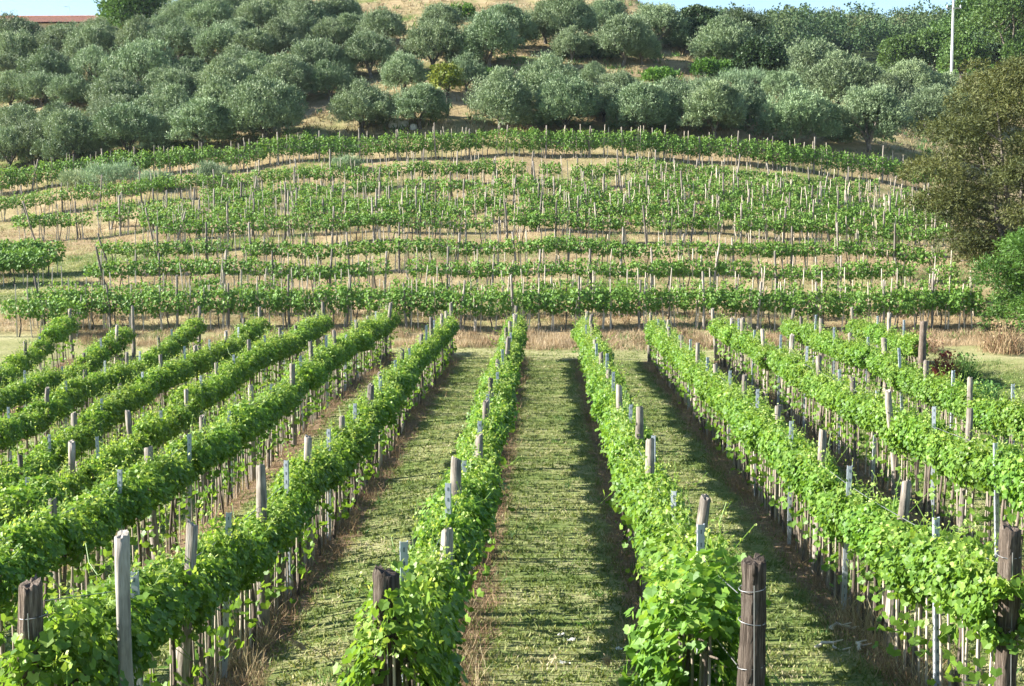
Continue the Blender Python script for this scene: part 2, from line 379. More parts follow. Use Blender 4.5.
# ------------------------------------------------------------------ leaf templates
GL = np.array([(0,-.10),(.22,-.28),(.46,-.20),(.44,.03),(.53,.22),(.33,.35),(0,.58),(-.33,.35),(-.53,.22),(-.44,.03),(-.46,-.20),(-.22,-.28)])
gv = np.array([(x, y+.1, .10*abs(x)-.10*max(0, y)**2 - .02) for x, y in GL] + [(0, .15, -.05)])
gf = np.array([(i, (i+1) % 12, 12) for i in range(12)])
Q = np.array([(-.5, 0, 0), (.5, 0, 0), (.5, 1, 0), (-.5, 1, 0)])
DIA = np.array([(0, 0, 0), (.42, .42, .1), (0, 1, 0), (-.42, .42, .1)]); DIAF = np.array([(0, 1, 2, 3)])
LONG = np.array([(0, 0, 0), (.16, .45, .03), (0, 1, 0), (-.16, .45, .03)])
BLADE = np.array([(-.045, 0, 0), (.045, 0, 0), (.055, .55, 0), (.03, 1.0, 0)]); BLADEF = np.array([(0, 1, 2, 3)])
BENT = np.array([(-.045, 0, 0), (.045, 0, 0), (-.035, .45, .03), (.035, .45, .03), (-.025, .8, .14), (.025, .8, .14), (-.006, 1.0, .3), (.006, 1.0, .3)]); BENTF = np.array([(0, 1, 3, 2), (2, 3, 5, 4), (4, 5, 7, 6)])

# ------------------------------------------------------------------ grapevines
STEMS = []
def canopy(rng, n, L, zc, hw, hh, s, shoots=14, hang=5, young=.25):
    """leaf positions, tips, normals, sizes and ages of one vine's curtain of leaves (row runs along local Y)"""
    t = rng.uniform(-L/2, L/2, n); th = rng.uniform(0, 2*math.pi, n)
    r = np.clip(rng.normal(.86, .16, n), .15, 1.15)
    a, b, c = rng.rand(3)*6.28
    bump = 1+.14*np.sin(5.3*t+a)+.12*np.sin(9.1*t+b+2*th)+.1*np.sin(15*t+3*th+c)
    x = hw*r*np.cos(th)*bump; z = zc+hh*r*np.sin(th)*bump
    out = np.stack([np.cos(th), rng.normal(0, .25, n), np.sin(th)], 1)
    nor = unit(out*.9+np.array([0, 0, .45])+rng.normal(0, .33, (n, 3)))
    tip = unit(np.stack([.5*np.cos(th), rng.normal(0, .6, n), -.75+.0*th], 1)+rng.normal(0, .35, (n, 3)))
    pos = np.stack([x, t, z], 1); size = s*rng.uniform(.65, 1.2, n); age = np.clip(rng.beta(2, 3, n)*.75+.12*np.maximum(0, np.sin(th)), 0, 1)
    P, T, N, S, A = [pos], [tip], [nor], [size], [age]
    for k in range(shoots+hang):
        up = k < shoots
        y0 = rng.uniform(-L/2, L/2); x0 = rng.uniform(-hw, hw)*.8; z0 = zc+(hh*.75 if up else -hh*.7)
        d = unit(np.array([rng.normal(0, .45), rng.normal(0, .45), 1.0 if up else -.8]))
        ln = rng.uniform(.15, .36)+(.25 if rng.rand() < .15 else 0); m = rng.randint(6, 12)
        q = np.linspace(.1, 1, m)[:, None]
        p = np.array([x0, y0, z0])+d*ln*q+rng.normal(0, .03, (m, 3)); p[:, 2] -= .08*q[:, 0]**2
        STEMS.append(p); P.append(p); T.append(unit(d*.3+rng.normal(0, .7, (m, 3)))); N.append(unit(rng.normal(0, .6, (m, 3))+np.array([0, 0, .8])))
        S.append(s*(1.0-.6*q[:, 0])*rng.uniform(.7, 1.0, m)); A.append(np.clip(.55+.45*q[:, 0]+rng.normal(0, .08, m), 0, 1) if up else rng.uniform(.2, .7, m))
    return [np.concatenate(k) for k in (P, T, N, S, A)]

VINE_FOL, VINE_TRK, VINE_STK = [], [], []
for k in range(9):
    rng = np.random.RandomState(100+k); STEMS.clear()
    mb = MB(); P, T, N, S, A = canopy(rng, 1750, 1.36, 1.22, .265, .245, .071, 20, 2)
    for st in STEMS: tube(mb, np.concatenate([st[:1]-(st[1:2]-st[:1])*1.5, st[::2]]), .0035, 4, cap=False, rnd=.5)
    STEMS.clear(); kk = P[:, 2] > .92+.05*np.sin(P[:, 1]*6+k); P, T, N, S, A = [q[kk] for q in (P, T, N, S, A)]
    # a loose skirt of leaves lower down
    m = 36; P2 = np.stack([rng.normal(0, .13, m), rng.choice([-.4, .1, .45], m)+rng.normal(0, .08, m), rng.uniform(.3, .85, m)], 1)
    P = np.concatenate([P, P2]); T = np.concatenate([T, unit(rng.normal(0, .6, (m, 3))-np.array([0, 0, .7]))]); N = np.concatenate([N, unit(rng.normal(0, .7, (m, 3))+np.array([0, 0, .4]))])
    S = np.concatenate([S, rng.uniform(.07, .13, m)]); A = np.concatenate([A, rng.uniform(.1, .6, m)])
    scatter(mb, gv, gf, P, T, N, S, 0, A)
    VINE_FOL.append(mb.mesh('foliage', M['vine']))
    mb = MB()
    for yy in ([-.3, .28] if k % 3 else [-.38, -.02, .34]):
        z = np.linspace(-.08, 1.1, 9); ph = rng.rand()*6
        tube(mb, np.stack([.022*np.sin(z*4+ph)+rng.normal(0, .04), yy+.025*np.sin(z*5+ph*2), z], 1), np.linspace(.030, .017, 9)*rng.uniform(.8, 1.25), 7, jit=.2, rng=rng)
        for s_ in (-1, 1):
            q = np.linspace(0, 1, 6); tube(mb, np.stack([rng.normal(0, .02)+.03*np.sin(q*7), yy+s_*.34*q, 1.05+.12*q-.06*q*q], 1), np.linspace(.016, .008, 6), 5)
    VINE_TRK.append(mb.mesh('trunk', M['trunk'], True))
    mb = MB()
    for yy in (rng.uniform(-.58, -.45), rng.uniform(-.2, -.1), rng.uniform(.05, .15), rng.uniform(.42, .55)):
        lx, ly = rng.normal(0, .03, 2); tube(mb, [(0, yy, -.1), (lx*.5, yy+ly*.5, .6), (lx, yy+ly, rng.uniform(1.1, 1.35))], [.013, .012, .01], 6)
    VINE_STK.append(mb.mesh('cane', M['stake'], True))
# bushy ends, with leaves falling to the ground
END_FOL = []
for k in range(3):
    STEMS.clear(); rng = np.random.RandomState(300+k); mb = MB()
    P, T, N, S, A = canopy(rng, 2600, 1.3, .95, .34, .58, .085, 22, 14); scatter(mb, gv, gf, P, T, N, S, 0, A)
    for st in STEMS: tube(mb, np.concatenate([st[:1]-(st[1:2]-st[:1])*1.5, st[::2]]), .0035, 4, cap=False, rnd=.5)
    STEMS.clear(); END_FOL.append(mb.mesh('foliage', M['vine']))
# cheaper stand for vines just outside the picture
rngs = np.random.RandomState(5)

ROWX = {('left', i): -1.0-2.37*(i-1)-(.03 if i > 1 else 0) for i in range(1, 9)}
ROWX.update({('right', i): 1.37+2.37*(i-1) for i in range(1, 6)})
FAR = {('left', 1): 50.9, ('left', 2): 51.6, ('left', 3): 52.4, ('left', 4): 52.3, ('left', 5): 52.2, ('left', 6): 52.4, ('left', 7): 52.0, ('left', 8): 52.2,
       ('right', 1): 50.6, ('right', 2): 50.0, ('right', 3): 50.2, ('right', 4): 50.0, ('right', 5): 50.0}
NEAR = {k: 9.4 for k in ROWX}; NEAR[('left', 1)] = 8.9; NEAR[('right', 1)] = 9.9; NEAR[('right', 5)] = 40.9; NEAR[('right', 2)] = 11.35
near_seen = {('left', 1), ('left', 2), ('right', 1), ('right', 2), ('right', 5)}
ROWNAME = lambda side, i: f'{ordn(i)} vine row {side} of central grass lane'
extra = MB(); rng = np.random.RandomState(11)
cands = []
for key, x0 in ROWX.items():
    y = NEAR[key]+(.95 if key in (('right', 1), ('right', 5)) else .35); L = []
    while y < FAR[key]-.3:
        px, py = project((x0, y, H(np.array([x0]), np.array([y]))[0]+1.2))
        vis = -25 < px < 1049 and py < 720
        L.append((y, vis)); y += 1.2
    cands.append((key, x0, L))
nv = 0
for (side, i), x0, L in cands:
    visL = [y for y, v in L if v]
    for y, v in L:
        z = h1(x0, y); jx = rng.normal(0, .04)
        if not v:
            if True:
                px, _ = project((x0, y, z+1))
                if -260 < px < 1284 and y > 8:
                    P, T, N, S, A = canopy(rng, 1000 if y < 20 else 420, 1.36, 1.2, .28, .27, .085 if y < 20 else .12, 8, 2); P = P+np.array([x0, y, z]); scatter(extra, DIA, DIAF, P, T, N, S*1.2, 0, A)
            continue
        k = rng.randint(9)
        if (side, i) in near_seen: n = visL.index(y)+1; end = 'near'
        else: n = len(visL)-visL.index(y); end = 'far'
        e = link('grapevine', None, loc=(x0+jx-(.22 if (side, i) == ('right', 1) and y < 11.2 else 0), y, z), rot=(0, 0, rng.choice([0, math.pi])+rng.normal(0, .05)))
        e.empty_display_size = .2
        tag(e, f'leafy grapevine, {ordn(n)} from {end} end, {ROWNAME(side, i)}', 'grapevine', 'grapevines in the foreground rows')
        sc = rng.uniform(.92, 1.07); sz = 1.12 if side == 'left' and i >= 3 else 1.0; isend = (side, i) in {('left', 1), ('left', 2), ('right', 1)} and n == 1
        if isend: e.location.z -= .2 if (side, i) == ('left', 2) else 0; e['label'] = f'bushy grapevine hanging low at near end, {ROWNAME(side, i)}'
        fo = link('foliage', END_FOL[{('left', 1): 0, ('left', 2): 1, ('right', 1): 2}[(side, i)]] if isend else VINE_FOL[k], e, scale=(sc*sz*1.05*rng.uniform(.82, 1.2), 1, sc*(1+(sz-1)*.4)))
        link('trunk', VINE_TRK[k], e); link('cane', VINE_STK[(k+rng.randint(9)) % 9], e)
        nv += 1
print('VINES', nv)

# ------------------------------------------------------------------ posts
def log_mesh(seed, h, r0, r1, n=14, rings=12, lean=.02, jit=.10, mat='post', chamfer=True):
    rng = np.random.RandomState(seed); z = np.concatenate([np.linspace(-.25, h-.02, rings), [h]])
    rad = np.interp(z, [-.25, h], [r0, r1])*(1+.05*np.sin(z*5+rng.rand()*6))
    rad[-1] *= .86
    mb = MB(); pts = np.stack([lean*z+.012*np.sin(z*3+rng.rand()*6), .012*np.sin(z*2.3+rng.rand()*6), z], 1)
    th = np.arange(n)*2*math.pi/n
    prof = 1+jit*rng.uniform(-1, 1, n)
    for g in rng.choice(n, 3, replace=False): prof[g] *= .82       # deep drying cracks
    v = []
    for a, (p, r) in enumerate(zip(pts, rad)):
        rr = r*prof*(1+.03*rng.normal(0, 1, n)); tw = .15*z[a]
        zz = np.full(n, p[2])
        if a == len(pts)-1: zz = zz+.012*rng.normal(0, 1, n)+.02*np.cos(th+rng.rand()*0)
        v.append(np.stack([p[0]+rr*np.cos(th+tw), p[1]+rr*np.sin(th+tw), zz], 1))
    v = np.stack(v); Lr = len(pts); i = np.arange(Lr-1)[:, None]*n; j = np.arange(n)[None]; j2 = (j+1) % n
    mb.add(v.reshape(-1, 3), np.stack([i+j, i+j2, i+n+j2, i+n+j], -1).reshape(-1, 4))
    mb.add(np.concatenate([v[-1], v[-1].mean(0, keepdims=True)]), np.stack([np.arange(n), (np.arange(n)+1) % n, np.full(n, n)], -1))
    me = mb.mesh('wooden_post', M[mat], True)
    for p in me.polygons:
        if len(p.vertices) == 3: p.use_smooth = False
    return me

POST = [log_mesh(500+k, 1.85+.05*(k % 3), .055+.008*(k % 4), .05+.007*(k % 3), lean=.02*((k % 5)-2)) for k in range(8)]
TPOST = [log_mesh(540+k, 1.95+.1*(k % 3), .055+.006*(k % 3), .045, 9, 8, .03*((k % 5)-2)) for k in range(8)]
ENDP = [log_mesh(570, 1.88, .094, .086, 26, 30, .015, .09, 'postend'), log_mesh(571, 1.85, .09, .082, 26, 30, -.01, .12, 'postend'), log_mesh(572, 1.82, .092, .088, 26, 30, 0, .07, 'postend'),
        log_mesh(573, 2.0, .115, .10, 18, 20, .01, .1, 'postend')]
def steel_mesh():
    mb = MB(); h = 1.9
    box(mb, (0, 0, h/2-.1), (.055, .004, h+.2)); box(mb, (-.027, .019, h/2-.1), (.004, .034, h+.199)); box(mb, (.027, .019, h/2-.1), (.004, .034, h+.199))
    for z in np.arange(.3, h-.05, .11):
        box(mb, (-.031, .012, z), (.006, .016, .03)); box(mb, (.031, .012, z+.05), (.006, .016, .03)); box(mb, (0, -.0035, z), (.012, .003, .035), 1)
    return mb.mesh('steel_post', [M['steel'], M['steeldark']])
STEEL = steel_mesh()

rng = np.random.RandomState(21)
npost = 0
for (side, i), x0 in ROWX.items():
    key = (side, i); ys = []
    y = NEAR[key]; k = 0
    while y < FAR[key]+.1:
        ys.append((y, k % 2)); y += (1.75 if k % 2 == 0 else 2.0)*(1+rng.normal(0, .08)); k += 1
    ys[-1] = (FAR[key]+.1, 0)
    for wood_first in (0, 1):
        lst = []
        for y, t in ys:
            if t != wood_first: continue
            z = h1(x0, y); px, py = project((x0, y, z+1.75))
            if -6 < px < 1030 and py < 690: lst.append((y, z))
        for j, (y, z) in enumerate(lst):
            if key in near_seen: n, end = j+1, 'near'
            else: n, end = len(lst)-j, 'far'
            jx = rng.normal(0, .05)
            if wood_first == 0:
                if n == 1 and key in near_seen:
                    e = link('wooden_post', ENDP[{('left', 1): 0, ('left', 2): 1, ('right', 1): 2, ('right', 2): 1, ('right', 5): 3}[key]], loc=(x0+{('right', 1): .1, ('left', 2): -.08}.get(key, 0), y, z-{('left', 1): .14, ('left', 2): .2, ('right', 1): .06}.get(key, 0)), rot=(0, 0, rng.rand()*6))
                    tag(e, f'thick dark log end post at near end, {ROWNAME(side, i)}', 'post', 'wooden posts in the foreground rows')
                    for zz in (1.05, 1.38, 1.62):
                        wr = MB(); th = np.linspace(0, 2*math.pi, 19); tube(wr, np.stack([.094*np.cos(th), .094*np.sin(th), zz+.012*np.sin(th+zz*9)], 1), .0035, 5, cap=False)
                        link('wire_wrap', wr.mesh('wire_wrap', M['wire'], True), e)
                    wr = MB(); a = -math.pi/2-e.rotation_euler.z
                    tube(wr, [(.1*math.cos(a), .1*math.sin(a), 1.66), (.108*math.cos(a+.1), .108*math.sin(a+.1), .9), (.113*math.cos(a+.25), .113*math.sin(a+.25), .1)], .004, 5)
                    link('hanging_wire', wr.mesh('hanging_wire', M['wire'], True), e)
                else:
                    e = link('wooden_post', POST[rng.randint(8)], loc=(x0+jx, y, z-rng.uniform(-.12, .16)), rot=(rng.normal(0, .03), rng.normal(0, .045), rng.rand()*6))
                    tag(e, f'grey wooden post, {ordn(n)} from {end} end, {ROWNAME(side, i)}', 'post', 'wooden posts in the foreground rows')
                npost += 1
            else:
                e = link('steel_post', STEEL, loc=(x0+jx, y, z-rng.uniform(-.05, .25)), rot=(rng.normal(0, .015), rng.normal(0, .02), rng.normal(0, .15)))
                tag(e, f'galvanised steel post, {ordn(n)} from {end} end, {ROWNAME(side, i)}', 'post', 'steel posts in the foreground rows')
# the tall pale post beside the second end post at the left
x, y = ROWX[('left', 2)]+.42, 9.8
e = link('wooden_post', log_mesh(590, 1.98, .056, .05, 16, 16, 0, .04, 'palepost'), loc=(x, y, h1(x, y)), rot=(0, 0, 1)); tag(e, 'tall pale smooth post with a dark knot, just behind the log at far left bottom', 'post', 'wooden posts in the foreground rows')
print('POSTS fg', npost)

def wire(x0, y0, y1, zz, label):
    ys = np.arange(y0, y1+.01, 1.5); pts = np.stack([np.full(len(ys), x0), ys, H(np.full(len(ys), x0), ys)+zz], 1)
    mb = MB(); tube(mb, pts, .004, 5, cap=False); tag(link('trellis_wire', mb.mesh('trellis_wire', M['wire'], True)), label, 'wire', 'trellis wires')
for (side, i), x0 in ROWX.items():
    if i <= 3:
        for zz, nm in ((1.0, 'lower'), (1.52, 'upper')):
            wire(x0, NEAR[(side, i)], FAR[(side, i)], zz, f'{nm} trellis wire strung along the {ROWNAME(side, i)}')

# ------------------------------------------------------------------ terraced vines up the hill
TER = [  # y at centre, px range of the row, canopy zc, hh, leaves, density, curve
    ('lowest', 56.0, 36, 972, 1.15, .42, 330, 1.0, 0), ('lowest', 57.6, 30, 960, 1.1, .33, 110, .7, 0),
    ('lowest', 54.9, -14, 84, 1.15, .36, 220, .85, 0), ('eighth', 83.4, 640, 935, 1.1, .28, 130, .8, 1), ('second', 60.5, 95, 948, 1.25, .30, 190, .97, 1), ('third', 65.0, 108, 938, 1.25, .30, 190, .97, 1),
    ('fourth', 70.5, 165, 935, 1.2, .31, 190, .95, 1), ('fifth', 73.2, 150, 935, 1.2, .32, 190, .9, 1), ('sixth', 75.8, 20, 935, 1.15, .32, 190, .9, 1),
    ('seventh', 78.3, 105, 935, 1.15, .32, 190, .88, 1), ('eighth', 81.2, 210, 935, 1.15, .31, 180, .8, 1),
    ('ninth', 85.5, -20, 935, 1.15, .36, 200, .95, 1), ('topmost', 91.2, -20, 945, 1.1, .55, 330, 1.0, 1)]
far = MB(); stakes = MB(); rng = np.random.RandomState(31)
STAKE_T = None
nt_ = 0
for name, yc, p0, p1, zc, hh, nl, dens, cv in TER:
    xa = (p0-545)*yc/F; xb = (p1-545)*yc/F
    yf = lambda x: yc + .0016*x*x*cv*np.where(x < 0, .4, -.6) + .15*np.sin(x*.5+yc)
    x = xa
    while x < xb:
        y = float(yf(x))+rng.normal(0, .06); z = h1(x, y)
        vig = .55+.6*(.5+.5*fbm(np.array([x]), np.array([y]), 6, 44)[0])
        if rng.rand() < dens:
            m = int(1.7*nl*np.clip(vig, .5, 1.15)*rng.uniform(.8, 1.15))
            P, T, N, S, A = canopy(rng, m, 1.25, zc, .30, hh*rng.uniform(.85, 1.15), .135, 4, 3)
            P = np.stack([P[:, 1], P[:, 0], P[:, 2]], 1); T = T[:, [1, 0, 2]]; N = N[:, [1, 0, 2]]
            scatter(far, DIA, DIAF, P+np.array([x, y, z]), T, N, S*1.02, 0, np.clip(A+rng.normal(0, .05), 0, 1))
            zt = np.linspace(-.1, zc-.1, 5); ph = rng.rand()*6
            tube(far, np.stack([x+.06*np.sin(zt*4+ph), y+0*zt, z+zt], 1), np.linspace(.032, .018, 5), 5, 1)
        for q in range(rng.choice([2, 3, 3, 4])):     # thin stakes between the posts
            sx_ = x+rng.uniform(-.55, .55); hgt = rng.uniform(1.1, 2.1); lx = rng.normal(0, .11)
            tube(stakes, [(sx_, y-.05, z-.1), (sx_+lx, y-.05+rng.normal(0, .05), z+hgt)], [.026, .021], 5)
        x += 1.0*rng.uniform(.85, 1.15)
    if yc in (57.6, 54.9, 83.4): continue
    xs = []; x = xa+rng.uniform(0, .6)
    while x < xb: xs.append(x); x += 2.35*rng.uniform(.82, 1.18)
    pxs = [project((x, yf(x), h1(x, yf(x))+1.8))[0] for x in xs]
    xs = [x for x, p in zip(xs, pxs) if 2 < p < 1020 and not (p > 945 and yc > 58)]
    for j, x in enumerate(xs):
        y = float(yf(x))-.12; z = h1(x, y)
        lean = rng.normal(0, .05); 
        if x == xs[0]: lean = -.22
        e = link('wooden_post', TPOST[rng.randint(8)], loc=(x, y, z-rng.uniform(0, .15)), rot=(rng.normal(0, .04), lean, rng.rand()*6)); nt_ += 1
        e.rotation_mode = 'ZXY' if False else 'XYZ'
        e.scale = (1, 1, rng.uniform(.92, 1.18))
        where = {'lowest': 'lowest terrace row behind the cross path', 'topmost': 'topmost vine row below the olive trees'}.get(name, f'{name} terrace row up the hillside')
        tag(e, f'bleached wooden post, {ordn(j+1)} from left end of {where}', 'post', 'posts on the terraced hill')
    if name in ('second', 'third'):
        xx = np.arange(xa, xb, 1.2); yy = yf(xx); w_ = MB(); tube(w_, np.stack([xx, yy, H(xx, yy)+1.1], 1), .006, 5, cap=False)
        tag(link('trellis_wire', w_.mesh('trellis_wire', M['wire'], True)), f'trellis wire strung along the {name} terrace row up the hillside', 'wire', 'trellis wires')
print('POSTS terrace', nt_)
# left block of dense vines by the track, and the small plot beyond the olives
for yc, xa, xb in ((63.4, -32, -22.6), (65.6, -33, -22.9)):
    x = xa
    while x < xb:
        z = h1(x, yc); P, T, N, S, A = canopy(rng, 800, 1.3, 1.2, .5, .42, .10, 6, 3); P = np.stack([P[:, 1], P[:, 0], P[:, 2]], 1)
        scatter(far, DIA, DIAF, P+np.array([x, yc, z]), T[:, [1, 0, 2]], N[:, [1, 0, 2]], S*1.4, 0, A*.8)
        zt = np.linspace(-.1, 1.0, 4); tube(far, np.stack([x+.05*np.sin(zt*4), yc+0*zt, z+zt], 1), np.linspace(.04, .025, 4), 5, 1)
        tube(stakes, [(x+.45, yc, z-.1), (x+.45, yc, z+1.3)], .022, 5); x += .9
for a, b, n in (((868, 78), (935, 76), 12), ((930, 74), (1060, 60), 24)):
    for q in np.linspace(0, 1, n):
        x, y, z = ground_at(a[0]+(b[0]-a[0])*q, a[1]+(b[1]-a[1])*q+5, 260)
        P, T, N, S, A = canopy(rng, 90, 1.4, 1.0, .4, .45, .2, 3, 2); P = P[:, [1, 0, 2]]
        scatter(far, DIA, DIAF, P+np.array([x, y, z]), T[:, [1, 0, 2]], N[:, [1, 0, 2]], S*1.5, 0, A)
    for j, q in enumerate(np.linspace(.02, .98, n//2)):
        x, y, z = ground_at(a[0]+(b[0]-a[0])*q, a[1]+(b[1]-a[1])*q+5, 260)
        if project((x, y, z))[0] > 1022: continue
        e = link('wooden_post', TPOST[j % 8], loc=(x, y, z-.1), rot=(0, rng.normal(0, .05), rng.rand()*6), scale=(1.7, 1.7, 1.15))
        tag(e, f'distant vineyard post, {ordn(j+1)} from left along the {"lower" if a[0] < 900 else "upper"} row beyond the utility pole', 'post', 'posts of the far vineyard')
tag(link('grapevines', far.mesh('grapevines', [M['vine_far'], M['bark']])), 'green vines on the terraced rows of the hill', kind='stuff')
tag(link('vine_stakes', stakes.mesh('vine_stakes', M['stake'])), 'thin pale stakes among the hill vines', kind='stuff')
if extra.n: tag(link('vines_beside', extra.mesh('vines_beside', M['vine'])), 'vine foliage continuing beside the rows', kind='stuff')

# ------------------------------------------------------------------ trees
def lobes_crown(mb, rng, lobes, n, leaf, size, tv=LONG, tf=DIAF, up=.6, shell=.82, spread=.5, droop=0., mat=0, clump=5, gap=.0):
    """leaf sprays on and in a set of lobes (centre, radii)"""
    vol = np.array([l[1][0]*l[1][1]+l[1][0]*l[1][2] for l in lobes]); pr = vol/vol.sum()
    c = max(1, n//clump); li = rng.choice(len(lobes), c, p=pr)
    d = unit(rng.normal(0, 1, (c, 3))); d[:, 2] = np.where(d[:, 2] < -.45, -d[:, 2], d[:, 2])
    r = np.clip(rng.normal(shell+.08, .17, c), .2, 1.15)
    ce = np.array([lobes[k][0] for k in li]); ra = np.array([lobes[k][1] for k in li])
    p = ce+d*ra*r[:, None]
    hue = rng.rand(len(lobes))[li]
    keep = np.ones(c, bool)
    if gap: keep = fbm(p[:, 0]+p[:, 1]*.3, p[:, 2]-p[:, 1]*.5, 1.3, 77) > -.9+gap
    p, d, hue = p[keep], d[keep], hue[keep]; c = len(p)
    tw = unit(d+np.array([0, 0, up])+rng.normal(0, .35, (c, 3)))
    pp = np.repeat(p, clump, 0)+np.repeat(tw, clump, 0)*rng.uniform(-.3, 1.0, (c*clump, 1))*size*1.3+rng.normal(0, size*.35, (c*clump, 3))
    t = unit(np.repeat(tw, clump, 0)+rng.normal(0, spread, (c*clump, 3))-np.array([0, 0, droop])); nn = unit(np.repeat(d, clump, 0)*0.8+rng.normal(0, .55, (c*clump, 3))+np.array([0, 0, .3]))
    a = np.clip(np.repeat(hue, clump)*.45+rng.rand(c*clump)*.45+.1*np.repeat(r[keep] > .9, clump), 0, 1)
    scatter(mb, tv, tf, pp, t, nn, size*rng.uniform(.7, 1.3, c*clump), mat, a)

def dome_lobes(rng, R, hgt, base, n, lr=(.28, .45)):
    L = [((0, 0, base+hgt*.45), (R*.62, R*.62, hgt*.42))]
    for k in range(n):
        a = rng.rand()*6.28; e = rng.uniform(-.25, 1.0); q = rng.uniform(lr[0], lr[1])*R
        rr = math.sqrt(max(0, 1-max(e, 0)**2))*(R-q*.75)*rng.uniform(.8, 1.05)
        L.append(((rr*math.cos(a), rr*math.sin(a), base+hgt*.42+e*(hgt*.58-q*.7)), (q, q, q*rng.uniform(.75, 1.0))))
    return L

def trunk_mesh(rng, h, r, limbs, spread, top, name='trunk'):
    mb = MB(); z = np.linspace(-.3, h, 7); ph = rng.rand()*6
    P = np.stack([.1*h*np.sin(z*1.3/h*2+ph)-.1*h*math.sin(ph), .08*h*np.sin(z*1.7/h*2+ph*2)-.08*h*math.sin(2*ph), z], 1)
    tube(mb, P, np.linspace(r*1.25, r*.7, 7), 9, jit=.15, rng=rng)
    for k in range(limbs):
        a = k*6.28/limbs+rng.normal(0, .3); q = np.linspace(0, 1, 7)[:, None]
        e = np.array([spread*math.cos(a)*rng.uniform(.7, 1.1), spread*math.sin(a)*rng.uniform(.7, 1.1), top*rng.uniform(.8, 1.05)])
        s = P[-2]
        pts = s+(e-s)*q+np.array([0, 0, .15*top])*np.sin(q*math.pi)*.5+rng.normal(0, .03*top, (7, 3))*q
        tube(mb, pts, np.linspace(r*.6, r*.12, 7), 6)
        for j in range(2):
            b = pts[3+j]; e2 = b+np.array([rng.normal(0, .4*spread), rng.normal(0, .4*spread), rng.uniform(.1, .35)*top]); tube(mb, b+(e2-b)*np.linspace(0, 1, 4)[:, None], np.linspace(r*.25, r*.06, 4), 5)
    return mb.mesh(name, M['bark'], True)

OL_C, OL_T = [], []
for k in range(10):       # unit olive: 4 m wide, 3.6 m tall
    rng = np.random.RandomState(700+k); mb = MB()
    L = dome_lobes(rng, 2.05*rng.uniform(.95, 1.06), 3.3, .2, 40+rng.randint(10), (.15, .33))
    p1, p2, kk = rng.rand()*6.28, rng.rand()*6.28, rng.uniform(.12, .26)
    L = [L[0]]+[((c[0]*(1+kk*math.sin(2*math.atan2(c[1], c[0])+p1)+.12*math.sin(3*math.atan2(c[1], c[0])+p2))*rng.uniform(.85, 1.12), c[1]*(1+kk*math.sin(2*math.atan2(c[1], c[0])+p1))*rng.uniform(.85, 1.12), c[2]*rng.uniform(.86, 1.1)+.22*c[0]*math.sin(p2)), q) for c, q in L[1:] if rng.rand() > .14]
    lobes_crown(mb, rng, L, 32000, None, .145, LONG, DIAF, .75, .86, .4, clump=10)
    for q in range(190):     # upright shoots breaking the outline
        d = unit(rng.normal(0, 1, 3)); d[2] = abs(d[2])*.8+.05; d = d/np.linalg.norm(d)
        b = np.array([0, 0, 1.55])+d*np.array([1.9, 1.9, 1.75])*rng.uniform(.85, 1.05); u = unit(d*.6+np.array([0, 0, .9])+rng.normal(0, .25, 3)); m = 26; t = rng.uniform(-.3, 1, m)[:, None]
        scatter(mb, LONG, DIAF, b+u*t*rng.uniform(.4, .9)+rng.normal(0, .06, (m, 3)), unit(u[None]+rng.normal(0, .55, (m, 3))), unit(rng.normal(0, 1, (m, 3))+d), .12*rng.uniform(.7, 1.2, m), 0, np.clip(rng.normal(.7, .15, m), 0, 1))
    OL_C.append(mb.mesh('crown', M['olive'])); OL_T.append(trunk_mesh(rng, 1.0, .16, 4, 1.2, 2.5))

OL = {
 'lowest row of the grove': [(10,152,50,48),(33,146,48,44),(72,148,62,46),(100,142,44,40),(130,140,66,46),(165,136,46,42),(203,130,66,44),(267,119,74,50)],
 'second row of the grove': [(20,120,52,32),(60,118,56,32),(113,112,48,28),(150,112,40,30),(170,104,56,40),(222,100,56,42),(262,100,40,34)],
 'third row of the grove': [(13,92,42,38),(42,90,42,38),(72,94,44,44),(120,90,58,36),(175,84,52,36),(200,88,40,32),(228,78,56,38),(290,82,52,44),(332,84,44,44)],
 'fourth row of the grove': [(10,66,34,26),(52,64,52,30),(95,66,44,28),(142,64,64,40),(190,70,44,26),(240,64,46,30),(262,70,46,32)],
 'fifth row of the grove': [(18,47,44,28),(58,41,44,30),(97,39,52,32),(143,38,48,32),(183,42,48,36),(222,42,50,36),(255,44,44,34),(318,49,56,32),(283,34,46,26)],
 'highest row of the grove': [(17,28,52,20),(68,27,40,12),(100,26,36,14),(185,12,44,24),(215,15,48,32),(262,15,44,28),(310,9,50,22),(332,26,40,22),(240,28,40,22),(165,22,36,18),(200,4,46,24),(236,3,44,26),(284,4,48,26),(300,24,44,26),(338,4,42,26),(355,24,36,24)],
 'front row on the bare slope': [(365,104,62,48),(420,106,56,50),(500,108,66,52),(566,107,66,52),(602,104,44,40),(640,108,60,46),(675,106,52,46)],
 'middle row on the bare slope': [(405,70,48,28),(466,72,42,30),(372,52,56,45),(546,76,62,36),(614,82,44,26),(345,70,30,28),(592,76,30,24),(700,86,44,28)],
 'top row on the bare slope': [(383,25,46,34),(436,45,56,45),(443,15,46,26),(490,43,58,46),(506,19,52,26),(546,22,46,36),(567,20,58,42),(570,46,36,30),(622,40,54,44),(655,22,56,42),(682,38,36,34),(350,10,34,26),(605,14,40,28),(640,48,36,30)],
 'right shoulder of the hill': [(722,42,62,46),(712,110,66,46),(737,102,50,42),(794,116,68,52),(802,60,66,42),(780,84,44,34),(836,76,66,46),(864,121,70,60),(905,86,56,44),(880,98,50,44),(922,116,54,58),(934,94,44,34),(762,66,46,40),(868,82,50,36),(950,110,50,50)],
}
